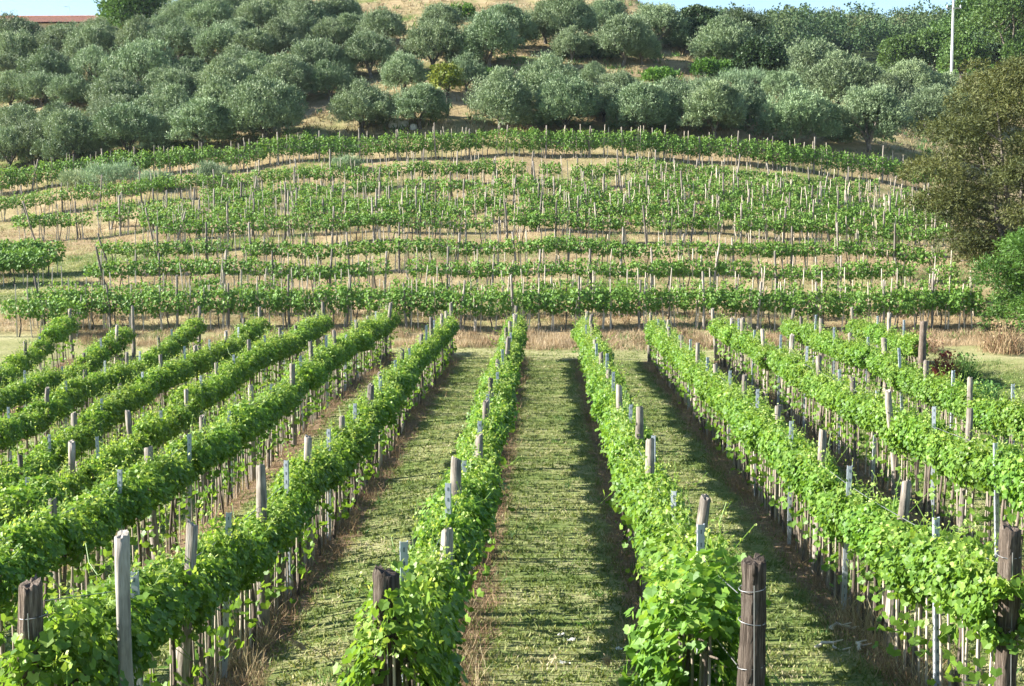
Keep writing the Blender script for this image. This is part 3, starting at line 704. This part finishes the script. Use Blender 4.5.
rng = np.random.RandomState(41); nol = 0
def place_top(px, top, hfac, w, y0=95.8, y1=170):
    """depth at which a tree of height hfac*width has its top at this height in the view"""
    ys = np.arange(y0, y1, .25); best = None
    for y in ys:
        x = (px-545)/F*y; hm = hfac*w*y/F
        _, py = project((x, y, h1(x, y)+hm))
        if best is None or abs(py-top) < best[0]: best = (abs(py-top), y, x)
        if py < top and best[0] < 3: break
    return best[2], best[1]
for row, lst in OL.items():
    for j, (cx, cy, w, hh) in enumerate(sorted(lst)):
        x, y = place_top(cx, cy-hh/2, .84, w)
        s = w*y/F/4.15; z = h1(x, y); k = rng.randint(10)
        e = link('olive_tree', None, loc=(x, y, z-.42*s), rot=(0, 0, rng.rand()*6.28)); e.scale = (s*rng.uniform(.95, 1.17), s*rng.uniform(.95, 1.17), s*rng.uniform(.95, 1.15)); nol += 1
        tag(e, f'rounded grey-green olive tree, {ordn(j+1)} from left in the {row}', 'olive tree', 'olive trees on the hillside')
        link('crown', OL_C[k], e); link('trunk', OL_T[k], e)
print('OLIVES', nol)

def tree(name, label, cat, x, y, R, hgt, base, mat, leaf, n, seed, group=None, nl=20, tr=.2, tv=DIA, up=.3, droop=0, lr=(.28, .45), gap=0, clump=5, spread=.6, dz=0):
    rng = np.random.RandomState(seed); e = link(name, None, loc=(x, y, h1(x, y)-.05+dz), rot=(0, 0, rng.rand()*6))
    tag(e, label, cat, group)
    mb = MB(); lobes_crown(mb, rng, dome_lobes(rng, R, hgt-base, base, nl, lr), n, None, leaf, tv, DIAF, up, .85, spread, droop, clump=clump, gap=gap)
    link('crown', mb.mesh('crown', M[mat]), e); link('trunk', trunk_mesh(rng, max(.8, base*.9+.3), tr, 5, R*.6, hgt*.8), e)
    return e

# beyond the crest, left: broadleaf tree and farmhouse
tree('broadleaf_tree', 'dense bright green broadleaf tree beside the red tiled roof', 'tree', -40.5, 143, 3.7, 8.0, .1, 'decid', .22, 26000, 51, nl=44, tr=.3, dz=-2.6)
hx, hy = -53.2, 152.0; hz = h1(hx, hy)
e = link('farmhouse', None, loc=(hx, hy, hz)); tag(e, 'farmhouse with red tiled roof showing behind the olive grove crest', 'house')
ridge = 5+(212-19.5)*hy/F-hz; eave = ridge-1.1
mb = MB(); box(mb, (0, 0, (ridge-1)/2-.6), (16, 7, ridge-1+.9)); wl_ = link('wall', mb.mesh('wall', M['wall']), e)
mb = MB(); nxt = 68
for s_ in (-1, 1):
    u = np.linspace(-8.5, 8.5, nxt*4+1); v = np.linspace(0, 1, 14)
    U, V = np.meshgrid(u, v); zz = ridge+(eave-ridge)*V+.05*np.abs(np.sin(U*nxt/17*math.pi))-.03*((V*13) % 1)
    idx = np.arange(U.size).reshape(U.shape); f = np.stack([idx[:-1, :-1], idx[:-1, 1:], idx[1:, 1:], idx[1:, :-1]], -1).reshape(-1, 4)
    mb.add(np.stack([U, s_*(.0+4.2*V), zz], -1).reshape(-1, 3), f if s_ > 0 else f[:, ::-1])
tube(mb, [(-8.5, 0, ridge+.02), (8.5, 0, ridge+.02)], .13, 8)
rf = link('roof', mb.mesh('roof', M['tile'], False), e)
mb = MB(); tube(mb, [(0, 0, ridge-.3), (0, 0, ridge+1.1)], .02, 6); tube(mb, [(-.55, 0, ridge+1.05), (.05, 0, ridge+1.05)], .015, 6)
for q in (-.5, -.35, -.2): tube(mb, [(q, -.2, ridge+1.05), (q, .2, ridge+1.05)], .01, 5)
link('antenna', mb.mesh('antenna', M['wire']), rf, loc=(2.8, 0, 0))
for wx_ in (-4, 0, 4):
    mb = MB(); box(mb, (wx_, -3.51, 1.6), (1.0, .06, 1.3)); wo = link('window', mb.mesh('window', M['glass']), e)

# dark trees on the crest, small broadleaf tree, bushes
def at_top(name, label, cat, px, top, w, hf, mat, leaf, n, seed, **k):
    x, y = place_top(px, top, hf, w, k.pop('y0', 95.8), k.pop('y1', 190)); R = w*y/F/2
    return tree(name, label, cat, x, y, R, 2*R*hf, k.pop('base', R*.5), mat, leaf, n, seed, **k)
at_top('dark_pine', 'broad dark pine standing highest on the crest above the olive trees', 'tree', 735, 4, 60, 1.0, 'dark', .2, 14000, 61, tv=LONG, tr=.22, gap=.35)
at_top('dark_tree', 'dark green round tree on the crest just left of the broad pine', 'tree', 694, 10, 44, .95, 'dark', .2, 11000, 62, tr=.2)
at_top('dark_tree', 'dark bushy tree below the broad pine, above the olive shoulder', 'tree', 757, 42, 46, .95, 'dark', .2, 11000, 63, tr=.2)
at_top('broadleaf_tree', 'small yellow-green tree with slender trunk between two olives on the slope', 'tree', 447, 66, 34, 1.45, 'yellow', .2, 2600, 64, tr=.12, gap=.3, base=1.4)
for k, (px, py, w, h_, m_, lab) in enumerate([(712,78,44,17,'bush','bright green shrub below the large olive on the shoulder'),(662,84,40,14,'bush','low green bush on the bare bank at mid slope'),(566,10,36,10,'bush','low bright green bush near the hill top'),(490,84,34,12,'bush','small green bush behind the front olive trees'),(460,20,30,14,'bush','green scrub clump between the top olive trees'),
     (745,88,60,16,'broom','pale dry shrub patch on the shoulder slope'),(600,60,40,14,'dark','dark low bush in the gap of the upper slope'),
     (113,193,58,26,'broom','wide grey-green broom shrub between the two upper vine rows'),(210,189,38,22,'broom','compact round broom shrub right of the wide one'),(78,190,34,14,'broom','low pale broom clump left of the wide one'),(158,190,34,14,'broom','small broom clump between the two larger shrubs'),(345,172,26,10,'broom','tiny broom tuft below the topmost vine row')]):
    x, y, z = ground_at(px, py, 170); wm = w*y/F; hm = max(h_*y/F, .4); rng = np.random.RandomState(800+k)
    e = link('shrub', None, loc=(x, y, z)); tag(e, lab, 'shrub', 'shrubs on the hillside')
    L = [((rng.uniform(-.32, .32)*wm, rng.uniform(-.3, .3)*wm*.7, hm*rng.uniform(.25, .55)), (wm*.2, wm*.2, hm*.48)) for q in range(9)]
    mb = MB(); lobes_crown(mb, rng, L, 3600, None, .14 if m_ != 'broom' else .24, DIA if m_ != 'broom' else LONG*np.array([.5, 1, 1]), DIAF, 1.2 if m_ == 'broom' else .4, .8, .4)
    link('foliage', mb.mesh('foliage', M[m_]), e)
    mb = MB()
    for q in range(5): tube(mb, [(0, 0, -.1), (rng.normal(0, .12)*wm, rng.normal(0, .12)*wm, hm*.6)], [.03, .012], 5)
    link('stem', mb.mesh('stem', M['bark']), e)

# big brown-green tree and bright bush at the right edge
rng = np.random.RandomState(71)
tx, ty = 20.3, 61.5; tz = h1(tx, ty)
e = link('juniper_tree', None, loc=(tx, ty, tz)); tag(e, 'large feathery brown-green tree at the right end of the terraces', 'tree')
L = []
for k in range(170):
    z = 1.3+8.3*((k*.618) % 1); w = 4.7*math.sin(math.pi*np.clip((z-.6)/10.6, 0, 1))**.75
    a = rng.rand()*6.28; r = w*rng.uniform(.4, 1.05); q = rng.uniform(.4, .95)
    L.append(((r*math.cos(a), r*math.sin(a), z), (q*1.15, q*1.15, q*.62)))
L += [((-3.6, -.6, 4.1), (1.2, .6, .4)), ((-4.4, -.7, 3.9), (.8, .5, .3)), ((-2.6, -.5, 4.3), (1.1, .8, .6)), ((0, 0, 6), (1.9, 1.9, 2.8))]
mb = MB(); lobes_crown(mb, rng, L, 140000, None, .16, LONG*np.array([.9, 1, 1]), DIAF, .1, .8, .6, .35, clump=7)
link('crown', mb.mesh('crown', M['brown']), e)
mb = MB()
for k in range(5):
    a = k*1.26; q = np.linspace(0, 1, 8)[:, None]; top = np.array([math.cos(a)*1.7, math.sin(a)*1.7, rng.uniform(6, 8)])
    pts = np.array([.15*math.cos(a), .15*math.sin(a), -.3])+(top-np.array([0, 0, -.3]))*q**np.array([[1.4, 1.4, 1]])+rng.normal(0, .06, (8, 3)); tube(mb, pts, np.linspace(.19, .03, 8), 8)
    for j in range(5):
        b = pts[2+j % 5]; d = np.array([math.cos(a+rng.normal(0, .8)), math.sin(a+rng.normal(0, .8)), rng.uniform(-.1, .5)])*rng.uniform(1.5, 3); tube(mb, b+d*np.linspace(0, 1, 5)[:, None], np.linspace(.06, .015, 5), 5)
q = np.linspace(0, 1, 7)[:, None]; tube(mb, np.array([0, 0, 2.6])+np.array([-4.6, -.7, 1.35])*q+np.array([0, 0, .3])*np.sin(q*3), np.linspace(.1, .02, 7), 6)
link('trunk', mb.mesh('trunk', M['bark'], True), e)
rng = np.random.RandomState(72); bx_, by_ = 19.1, 54.5
e = link('shrub', None, loc=(bx_, by_, h1(bx_, by_))); tag(e, 'big bright green bush below the brown-green tree at the verge', 'shrub')
L = [((rng.uniform(-2.1, 2.1), rng.uniform(-1.5, 1.5), rng.uniform(.5, 3.7)), (rng.uniform(.5, .9),)*2+(rng.uniform(.35, .6),)) for k in range(44)]
L = [l for l in L if abs(l[0][0])/2.4+(l[0][2]-2.0)**2/6 < 1.1]
mb = MB(); lobes_crown(mb, rng, L, 44000, None, .15, LONG*np.array([.9, 1, 1]), DIAF, .2, .82, .6, .2, clump=6); link('foliage', mb.mesh('foliage', M['bush']), e)
mb = MB()
for k in range(7):
    d = np.array([rng.normal(0, .8), rng.normal(0, .7), 2.2]); tube(mb, d*np.linspace(-.1, 1, 5)[:, None], np.linspace(.06, .015, 5), 6)
link('stem', mb.mesh('stem', M['bark'], True), e)
for k, (px, py, w, h_, m_, lab) in enumerate([(943,386,24,42,'red','rust-red weed standing in the ditch beside the track'),(905,372,46,26,'redweed','brown weed clump left of the rust-red weed'),(962,378,40,30,'lush','fresh green weed clump right of the rust-red weed'),(1003,352,60,38,'redweed','tangle of dry twigs under the bright bush'),(925,352,40,18,'redweed','low dry weed patch by the cross path'),(986,400,40,22,'lush','green tussock at the track edge')]):
    x, y, z = ground_at(px, py, 90); wm = w*y/F; hm = h_*y/F; rng = np.random.RandomState(880+k)
    n = 900; p = np.stack([rng.normal(0, .25, n)*wm, rng.normal(0, .25, n)*wm, np.zeros(n)], 1); hf = np.exp(-(p[:, 0]/wm/.4)**2)
    mb = MB(); scatter(mb, BENT*np.array([.3, 1, 1]), BENTF, p, unit(rng.normal(0, .35, (n, 3))+np.array([0, 0, 1])), unit(rng.normal(0, 1, (n, 3))*np.array([1, 1, .1])), .75*hm*hf*rng.uniform(.35, 1.1, n), 0, rng.rand(n))
    n2 = 260; p2 = np.stack([rng.normal(0, .2, n2)*wm, rng.normal(0, .2, n2)*wm, rng.uniform(.1, .8, n2)*hm], 1); scatter(mb, DIA, DIAF, p2, unit(rng.normal(0, 1, (n2, 3))), unit(rng.normal(0, 1, (n2, 3))), rng.uniform(.05, .12, n2), 0, rng.rand(n2))
    tag(link('weed', mb.mesh('weed', M[m_]), loc=(x, y, z)), lab, 'weed')

# near wood at the right
for k, (px, top, w, m_, lab) in enumerate([(893,50,46,'decid','low green tree at the left tip of the near wood'),(925,38,52,'decid','round green tree directly behind the utility pole'),(952,54,44,'decid','small green tree at the foot of the near wood'),(968,6,84,'decid','tall spreading tree right of the utility pole top'),(1006,-22,100,'decid','tallest tree of the near wood'),(990,34,56,'dark','dark tree in front of the tallest one'),(1022,30,52,'decid','green tree at the right end of the near wood'),(1060,-8,90,'decid','tree of the near wood just past the picture edge')]):
    at_top('broadleaf_tree', lab, 'tree', px, top, w, 1.02, m_, .28, 14000, 900+k, y0=158, y1=200, group='trees of the near wood', nl=24, tr=.25)

# far wood: reads as one mass
rng = np.random.RandomState(91); fo = MB(); nf = 0
for row, y in enumerate(np.arange(222, 405, 6.0)):
    x = .085*y+rng.uniform(0, 4)
    while x < (.50*y+12 if y > 205 else .215*y):
        yy = y+rng.normal(0, 2); R = rng.uniform(1.9, 3.3); hz_ = h1(x, yy); hgt = R*rng.uniform(1.8, 3.2)
        tone = np.clip(rng.beta(2, 2.4)+(.35 if rng.rand() < .12 else 0), 0, 1)
        lob = dome_lobes(rng, R, hgt*.85, hgt*.15, 11, (.3, .5)); m2 = MB()
        lobes_crown(m2, rng, lob, 560, None, .40, DIA, DIAF, .3, .88, .6, clump=4)
        v = m2.v[0]+np.array([x, yy, hz_]); fo.add(v, m2.f[0], 0, np.clip(m2.r[0]*.25+tone*.8, 0, 1)); nf += 1
        x += R*1.35
print('FOREST', nf)
tag(link('forest', fo.mesh('forest', M['forest'])), 'wooded far hill behind the right shoulder', kind='stuff')

# utility pole
px_, py_ = 951, 90
x, y, z = ground_at(px_, py_, 170); ph_ = 88*y/F+.4
mb = MB(); q = np.linspace(-.3, ph_, 8); tube(mb, np.stack([0*q, 0*q, q], 1), np.linspace(.15, .10, 8), 12)
e = link('utility_pole', None, loc=(x, y, z)); tag(e, 'slim pale utility pole with small crossarm beyond the olive trees', 'utility pole')
link('shaft', mb.mesh('shaft', M['concrete'], True), e)
mb = MB(); box(mb, (0, -.2, ph_-1.35), (1.5, .1, .1)); arm = link('crossarm', mb.mesh('crossarm', M['wire']), e)
for q in (-.65, .65):
    mb = MB(); tube(mb, [(q, -.2, ph_-1.3), (q, -.2, ph_-1.15), (q, -.2, ph_-1.05)], [.05, .08, .04], 8); link('insulator', mb.mesh('insulator', M['concrete'], True), arm)
mb = MB(); tube(mb, [(0, 0, ph_-.05), (0, 0, ph_+.35)], [.15, .09], 8); box(mb, (-.35, -.1, ph_-.15), (.6, .08, .08)); link('cap', mb.mesh('cap', M['concrete'], True), e)

# pale stones on the slope under the olives
rng = np.random.RandomState(95)
for k, (px, py, s, lab) in enumerate([(396,127,.9,'large pale stone block under the olive trees'),(404,128,.6,'smaller pale stone beside the large block'),(414,129,.5,'flat grey stone right of the two blocks'),(663,327,.35,'single pale stone on the dry bank of the lowest terrace')]):
    x, y, z = ground_at(px, py, 150); mb = MB(); n = 10
    th = np.arange(n)*6.283/n; rr = s*.5*(1+.2*rng.uniform(-1, 1, n)); hs_ = s*rng.uniform(.5, .8)
    rings = [np.stack([rr*f*np.cos(th), rr*f*.8*np.sin(th), np.full(n, zz*hs_)+rng.normal(0, .03*s, n)], 1) for f, zz in ((1.05, -.2), (1.0, .35), (.85, .8), (.4, 1.0))]
    v = np.concatenate(rings+[np.array([[0, 0, hs_*1.02]])]); f = [[a*n+b, a*n+(b+1) % n, (a+1)*n+(b+1) % n, (a+1)*n+b] for a in range(3) for b in range(n)]
    mb.add(v, f); mb.add(v, [[3*n+b, 3*n+(b+1) % n, 4*n] for b in range(n)])
    tag(link('stone', mb.mesh('stone', M['stone'], False), loc=(x, y, z)), lab, 'stone', 'pale stones')

# ------------------------------------------------------------------ ground cover
def blades(name, label, mat, P, hts, nb, spread, lean, seed, rfun=None, wide=1.0, bent=False):
    rng = np.random.RandomState(seed); n = len(P)
    p = np.repeat(P, nb, 0)+rng.normal(0, spread, (n*nb, 3))*np.array([1, 1, 0]); hh = np.repeat(hts, nb)*rng.uniform(.5, 1.15, n*nb)
    t = unit(np.stack([rng.normal(0, lean, n*nb), rng.normal(0, lean, n*nb), np.ones(n*nb)], 1)); nn = unit(np.stack([rng.normal(0, 1, n*nb), rng.normal(0, 1, n*nb), np.full(n*nb, .05)], 1))
    r = np.clip((np.repeat(rfun, nb) if rfun is not None else .5)+rng.normal(0, .18, n*nb), 0, 1)
    mb = MB(); scatter(mb, (BENT if bent else BLADE)*np.array([wide, 1, 1]), BENTF if bent else BLADEF, p, t, nn, hh, 0, r)
    tag(link(name, mb.mesh(name, M[mat])), label, kind='stuff')

rng = np.random.RandomState(120)
# mown grass of the lanes
n = 150000; y = 8.5+46*rng.rand(n)**1.8; x = rng.uniform(-14, 14.5, n)
px, py = project(np.stack([x, y, 0*y], 1)) if False else (545+F*x/y, None)
k = (px > -60) & (px < 1090) & ((path_mask(x, y) < .5) | (rng.rand(n) < .6))
d = np.abs(((x+1.0+2.37/2+2.37*20) % 2.37)-2.37/2)
k &= (d > .30) | (rng.rand(n) < .25)
x, y = x[k], y[k]; P = np.stack([x, y, H(x, y)-.005], 1)
tone = np.clip(.38+.30*fbm(x, y*1.8, 2.2, 9)+.22*fbm(x, y, 9, 10), 0, 1)
blades('mown_grass', 'short mown grass with straw patches between the vine rows', 'grass', P, .045+.05*rng.rand(len(x))*(1-tone*.5), 5, .05, .8, 121, tone, 3.0)
m = 2600; y = 9+42*rng.rand(m)**1.4; x = rng.uniform(-7, 10, m); k = fbm(x, y, 1.6, 23) > .35; x, y = x[k], y[k]; P = np.stack([x, y, H(x, y)], 1)
blades('lane_clumps', 'taller green clumps left standing in the mown lanes', 'lush', P, rng.uniform(.06, .15, len(x)), 12, .06, .6, 130, np.clip(.5+.4*fbm(x, y, 2, 24), 0, 1), 1.0, True)
# dead weeds under the rows
Px, Py = [], []
for key, x0 in ROWX.items():
    L = FAR[key]-NEAR[key]; m = int(L*(24 if abs(x0) < 5 else 14)); Px.append(x0+rng.normal(0, .19, m)); Py.append(NEAR[key]+L*rng.rand(m)**1.25)
x = np.concatenate(Px); y = np.concatenate(Py); P = np.stack([x, y, H(x, y)-.01], 1)
blades('dead_weeds', 'reddish dry weeds along the foot of the vine rows', 'redweed', P, rng.uniform(.07, .26, len(x)), 14, .08, .55, 122, np.clip(.45+.3*fbm(x, y, 3, 12), 0, 1), .35, True)
m = 420; y = 8.8+8*rng.rand(m)**1.3; x = rng.choice([-3.4, -1.0, 1.37, 3.74, 3.74], m)+rng.normal(0, .22, m); P = np.stack([x, y, H(x, y)], 1)
blades('tall_dry_grass', 'tall straw-coloured grass under the near vines', 'dry', P, rng.uniform(.15, .5, m), 16, .06, .4, 123, np.full(m, .7), .16, True)
# dry bank grass and hillside
n = 26000; y = rng.uniform(52.8, 93, n); x = rng.uniform(-36, 24, n)*(y/80); k = path_mask(x, y) < .4; x, y = x[k], y[k]
P = np.stack([x, y, H(x, y)-.02], 1); hts = np.where(y < 58.5, .26, .2)*rng.uniform(.5, 1.2, len(x)); tone = np.clip(.55+.4*fbm(x, y, 6, 13), 0, 1)
blades('dry_hill_grass', 'dry tan grass on the terraced hillside', 'dry', P, hts, 12, .13, .55, 124, tone, .9)
n = 5200; y = rng.uniform(53.6, 55.7, n)+.5*0; x = rng.uniform(-20, 17, n); P = np.stack([x, y, H(x, y)-.02], 1)
blades('tall_bank_grass', 'tall dry grass along the edge of the cross path', 'dry', P, rng.uniform(.12, .36, n)*np.clip(.7+.5*fbm(x, y, 3, 17), .3, 1.2), 14, .1, .35, 125, np.clip(.68+.3*fbm(x, y, 4, 14), 0, 1), .5)
n = 9000; y = rng.uniform(53, 93, n); x = rng.uniform(-36, 24, n)*(y/80); k = (fbm(x, y, 7, 15) > .25); x, y = x[k], y[k]; P = np.stack([x, y, H(x, y)-.02], 1)
blades('green_hill_grass', 'patches of greener grass on the terraces', 'lush', P, rng.uniform(.12, .3, len(x)), 12, .14, .5, 126, np.full(len(x), .5), 1.1)
n = 16000; y = rng.uniform(93, 138, n); x = rng.uniform(-.40, .27, n)*y; k = fbm(x, y, 8, 16) > -.35; x, y = x[k], y[k]; P = np.stack([x, y, H(x, y)-.02], 1)
blades('grove_undergrowth', 'dry grass and low scrub under the olive trees', 'dry', P, rng.uniform(.15, .5, len(x)), 6, .14, .5, 127, np.clip(.35+.4*fbm(x, y, 7, 18), 0, 1), 1.6)
n = 4500; y = rng.uniform(93, 138, n); x = rng.uniform(-.40, .27, n)*y; k = fbm(x, y, 6, 19) > .1; x, y = x[k], y[k]; P = np.stack([x, y, H(x, y)-.02], 1)
blades('grove_green_scrub', 'green scrub among the olive trees', 'lush', P, rng.uniform(.2, .6, len(x)), 9, .2, .6, 128, np.full(len(x), .3), 2.0)
# right verge
n = 3800; y = rng.uniform(30, 53, n); x = rng.uniform(11.5, 21, n); k = path_mask(x, y) < .5; x, y = x[k], y[k]; P = np.stack([x, y, H(x, y)-.01], 1)
blades('verge_grass', 'mixed dry and green grass of the verge', 'grass', P, rng.uniform(.06, .2, len(x)), 10, .1, .6, 129, np.clip(.55+.4*fbm(x, y, 4, 20)-.5*np.exp(-((x-13.2)/1.6)**2-((y-42)/3)**2), 0, 1), .6)

rng = np.random.RandomState(140); tx_, ty_ = [], []
for (ax, ay), (bx, by) in zip(TRACK[:-1], TRACK[1:]):
    q = rng.rand(1500); tx_.append(ax+(bx-ax)*q+rng.normal(0, 1.2, 1500)); ty_.append(ay+(by-ay)*q+rng.normal(0, 1.2, 1500))
x = np.concatenate(tx_); y = np.concatenate(ty_); P = np.stack([x, y, H(x, y)-.01], 1)
blades('track_grass', 'thin grass growing on the farm track', 'grass', P, rng.uniform(.04, .12, len(x)), 8, .12, .7, 141, np.clip(.5+.35*fbm(x, y, 3, 25), 0, 1), 2.0)
# ------------------------------------------------------------------ small near things
def stalk(px, py, dx, dz, label, seed):
    x, y, z = ground_at(px, py, 60); rng = np.random.RandomState(seed); mb = MB(); q = np.linspace(0, 1, 9)[:, None]
    end = np.array([dx, .1, dz]); pts = end*q+np.array([0, 0, .12])*np.sin(q*math.pi); tube(mb, pts, np.linspace(.006, .003, 9), 5)
    n = 60; t = rng.uniform(.86, 1.0, n)[:, None]; scatter(mb, DIA*np.array([.5, 1, 1]), DIAF, end*t+rng.normal(0, .012, (n, 3)), unit(end[None]+rng.normal(0, .4, (n, 3))), unit(rng.normal(0, 1, (n, 3))), np.full(n, .045), 0, np.full(n, .9))
    tag(link('grass_stalk', mb.mesh('grass_stalk', M['dry']), loc=(x, y, z-.02)), label, 'grass stalk')
stalk(368, 700, -.72, .55, 'long pale grass stalk arching left towards the neighbouring row foot', 1)
stalk(636, 705, -.28, .42, 'single tall grass stalk in the central lane near the log post', 2)
stalk(655, 705, -.22, .55, 'thinner grass stalk beside the lane edge, bent to one side', 3)
def branch(px, py, ln, ang, label, seed):
    x, y, z = ground_at(px, py, 60); rng = np.random.RandomState(seed); mb = MB(); q = np.linspace(0, 1, 8)
    d = np.array([math.cos(ang), math.sin(ang)]); pts = np.stack([d[0]*ln*q+rng.normal(0, .02, 8), d[1]*ln*q+rng.normal(0, .02, 8), .03+.05*np.sin(q*5)], 1)
    tube(mb, pts, np.linspace(.024, .01, 8), 7, jit=.2, rng=rng)
    for k in (3, 5): tube(mb, [pts[k], pts[k]+np.array([.08, .12*(-1)**k, .07])], [.012, .006], 5)
    tag(link('dead_branch', mb.mesh('dead_branch', M['pale'], True), loc=(x, y, z)), label, 'branch', 'pale cut branches')
branch(828, 634, .45, .3, 'short pale cut branch lying highest beside the dry weeds', 1)
branch(815, 650, .4, -.1, 'pale cut branch lying on the green grass edge', 2)
branch(856, 655, .3, 1.0, 'stubby pale branch half hidden in dry weeds', 3)
branch(980, 640, .5, .2, 'bleached branch under the vines at the lower right corner', 4)
branch(975, 612, .55, -.5, 'slanting bleached branch caught below the lower right vines', 5)
for k, (px, py, s, lab) in enumerate([(561,636,0.028,'pair-like whitish scrap, upper one on the central lane'),(571,643,0.033,'whitish scrap just right of the upper scrap on the lane'),(565,667,0.039,'largest whitish scrap low on the central lane'),(619,651,0.028,'tiny whitish scrap near the lane shadow'),(672,657,0.044,'crumpled white scrap at the foot of the vine by the log post'),(438,683,0.033,'white scrap at the foot of the row left of the lane')]):
    x, y, z = ground_at(px, py, 60); rng = np.random.RandomState(40+k); mb = MB(); g = 5; U, V = np.meshgrid(np.linspace(-1, 1, g), np.linspace(-1, 1, g))
    zz = .35*rng.normal(0, 1, U.shape)+.6; idx = np.arange(g*g).reshape(g, g); f = np.stack([idx[:-1, :-1], idx[:-1, 1:], idx[1:, 1:], idx[1:, :-1]], -1).reshape(-1, 4)
    mb.add(np.stack([U*s*1.4, V*s, zz*s], -1).reshape(-1, 3), f); tag(link('scrap', mb.mesh('scrap', M['white']), loc=(x, y, z)), lab, 'scrap', 'whitish scraps on the grass')

mb = MB(); box(mb, (20, 250, 40), (1000, 560, 110)); hz = mb.mesh('haze', [])
hm, nt, nd, lk, out = newmat('thin_blue_air'); pv = nd.new('ShaderNodeVolumePrincipled'); pv.inputs['Color'].default_value = (.72, .85, 1, 1); pv.inputs['Density'].default_value = .0001; pv.inputs['Anisotropy'].default_value = .2
lk.new(pv.outputs[0], out.inputs['Volume']); hz.materials.append(hm)
tag(link('haze', hz), 'thin bluish air over the hills', kind='stuff')
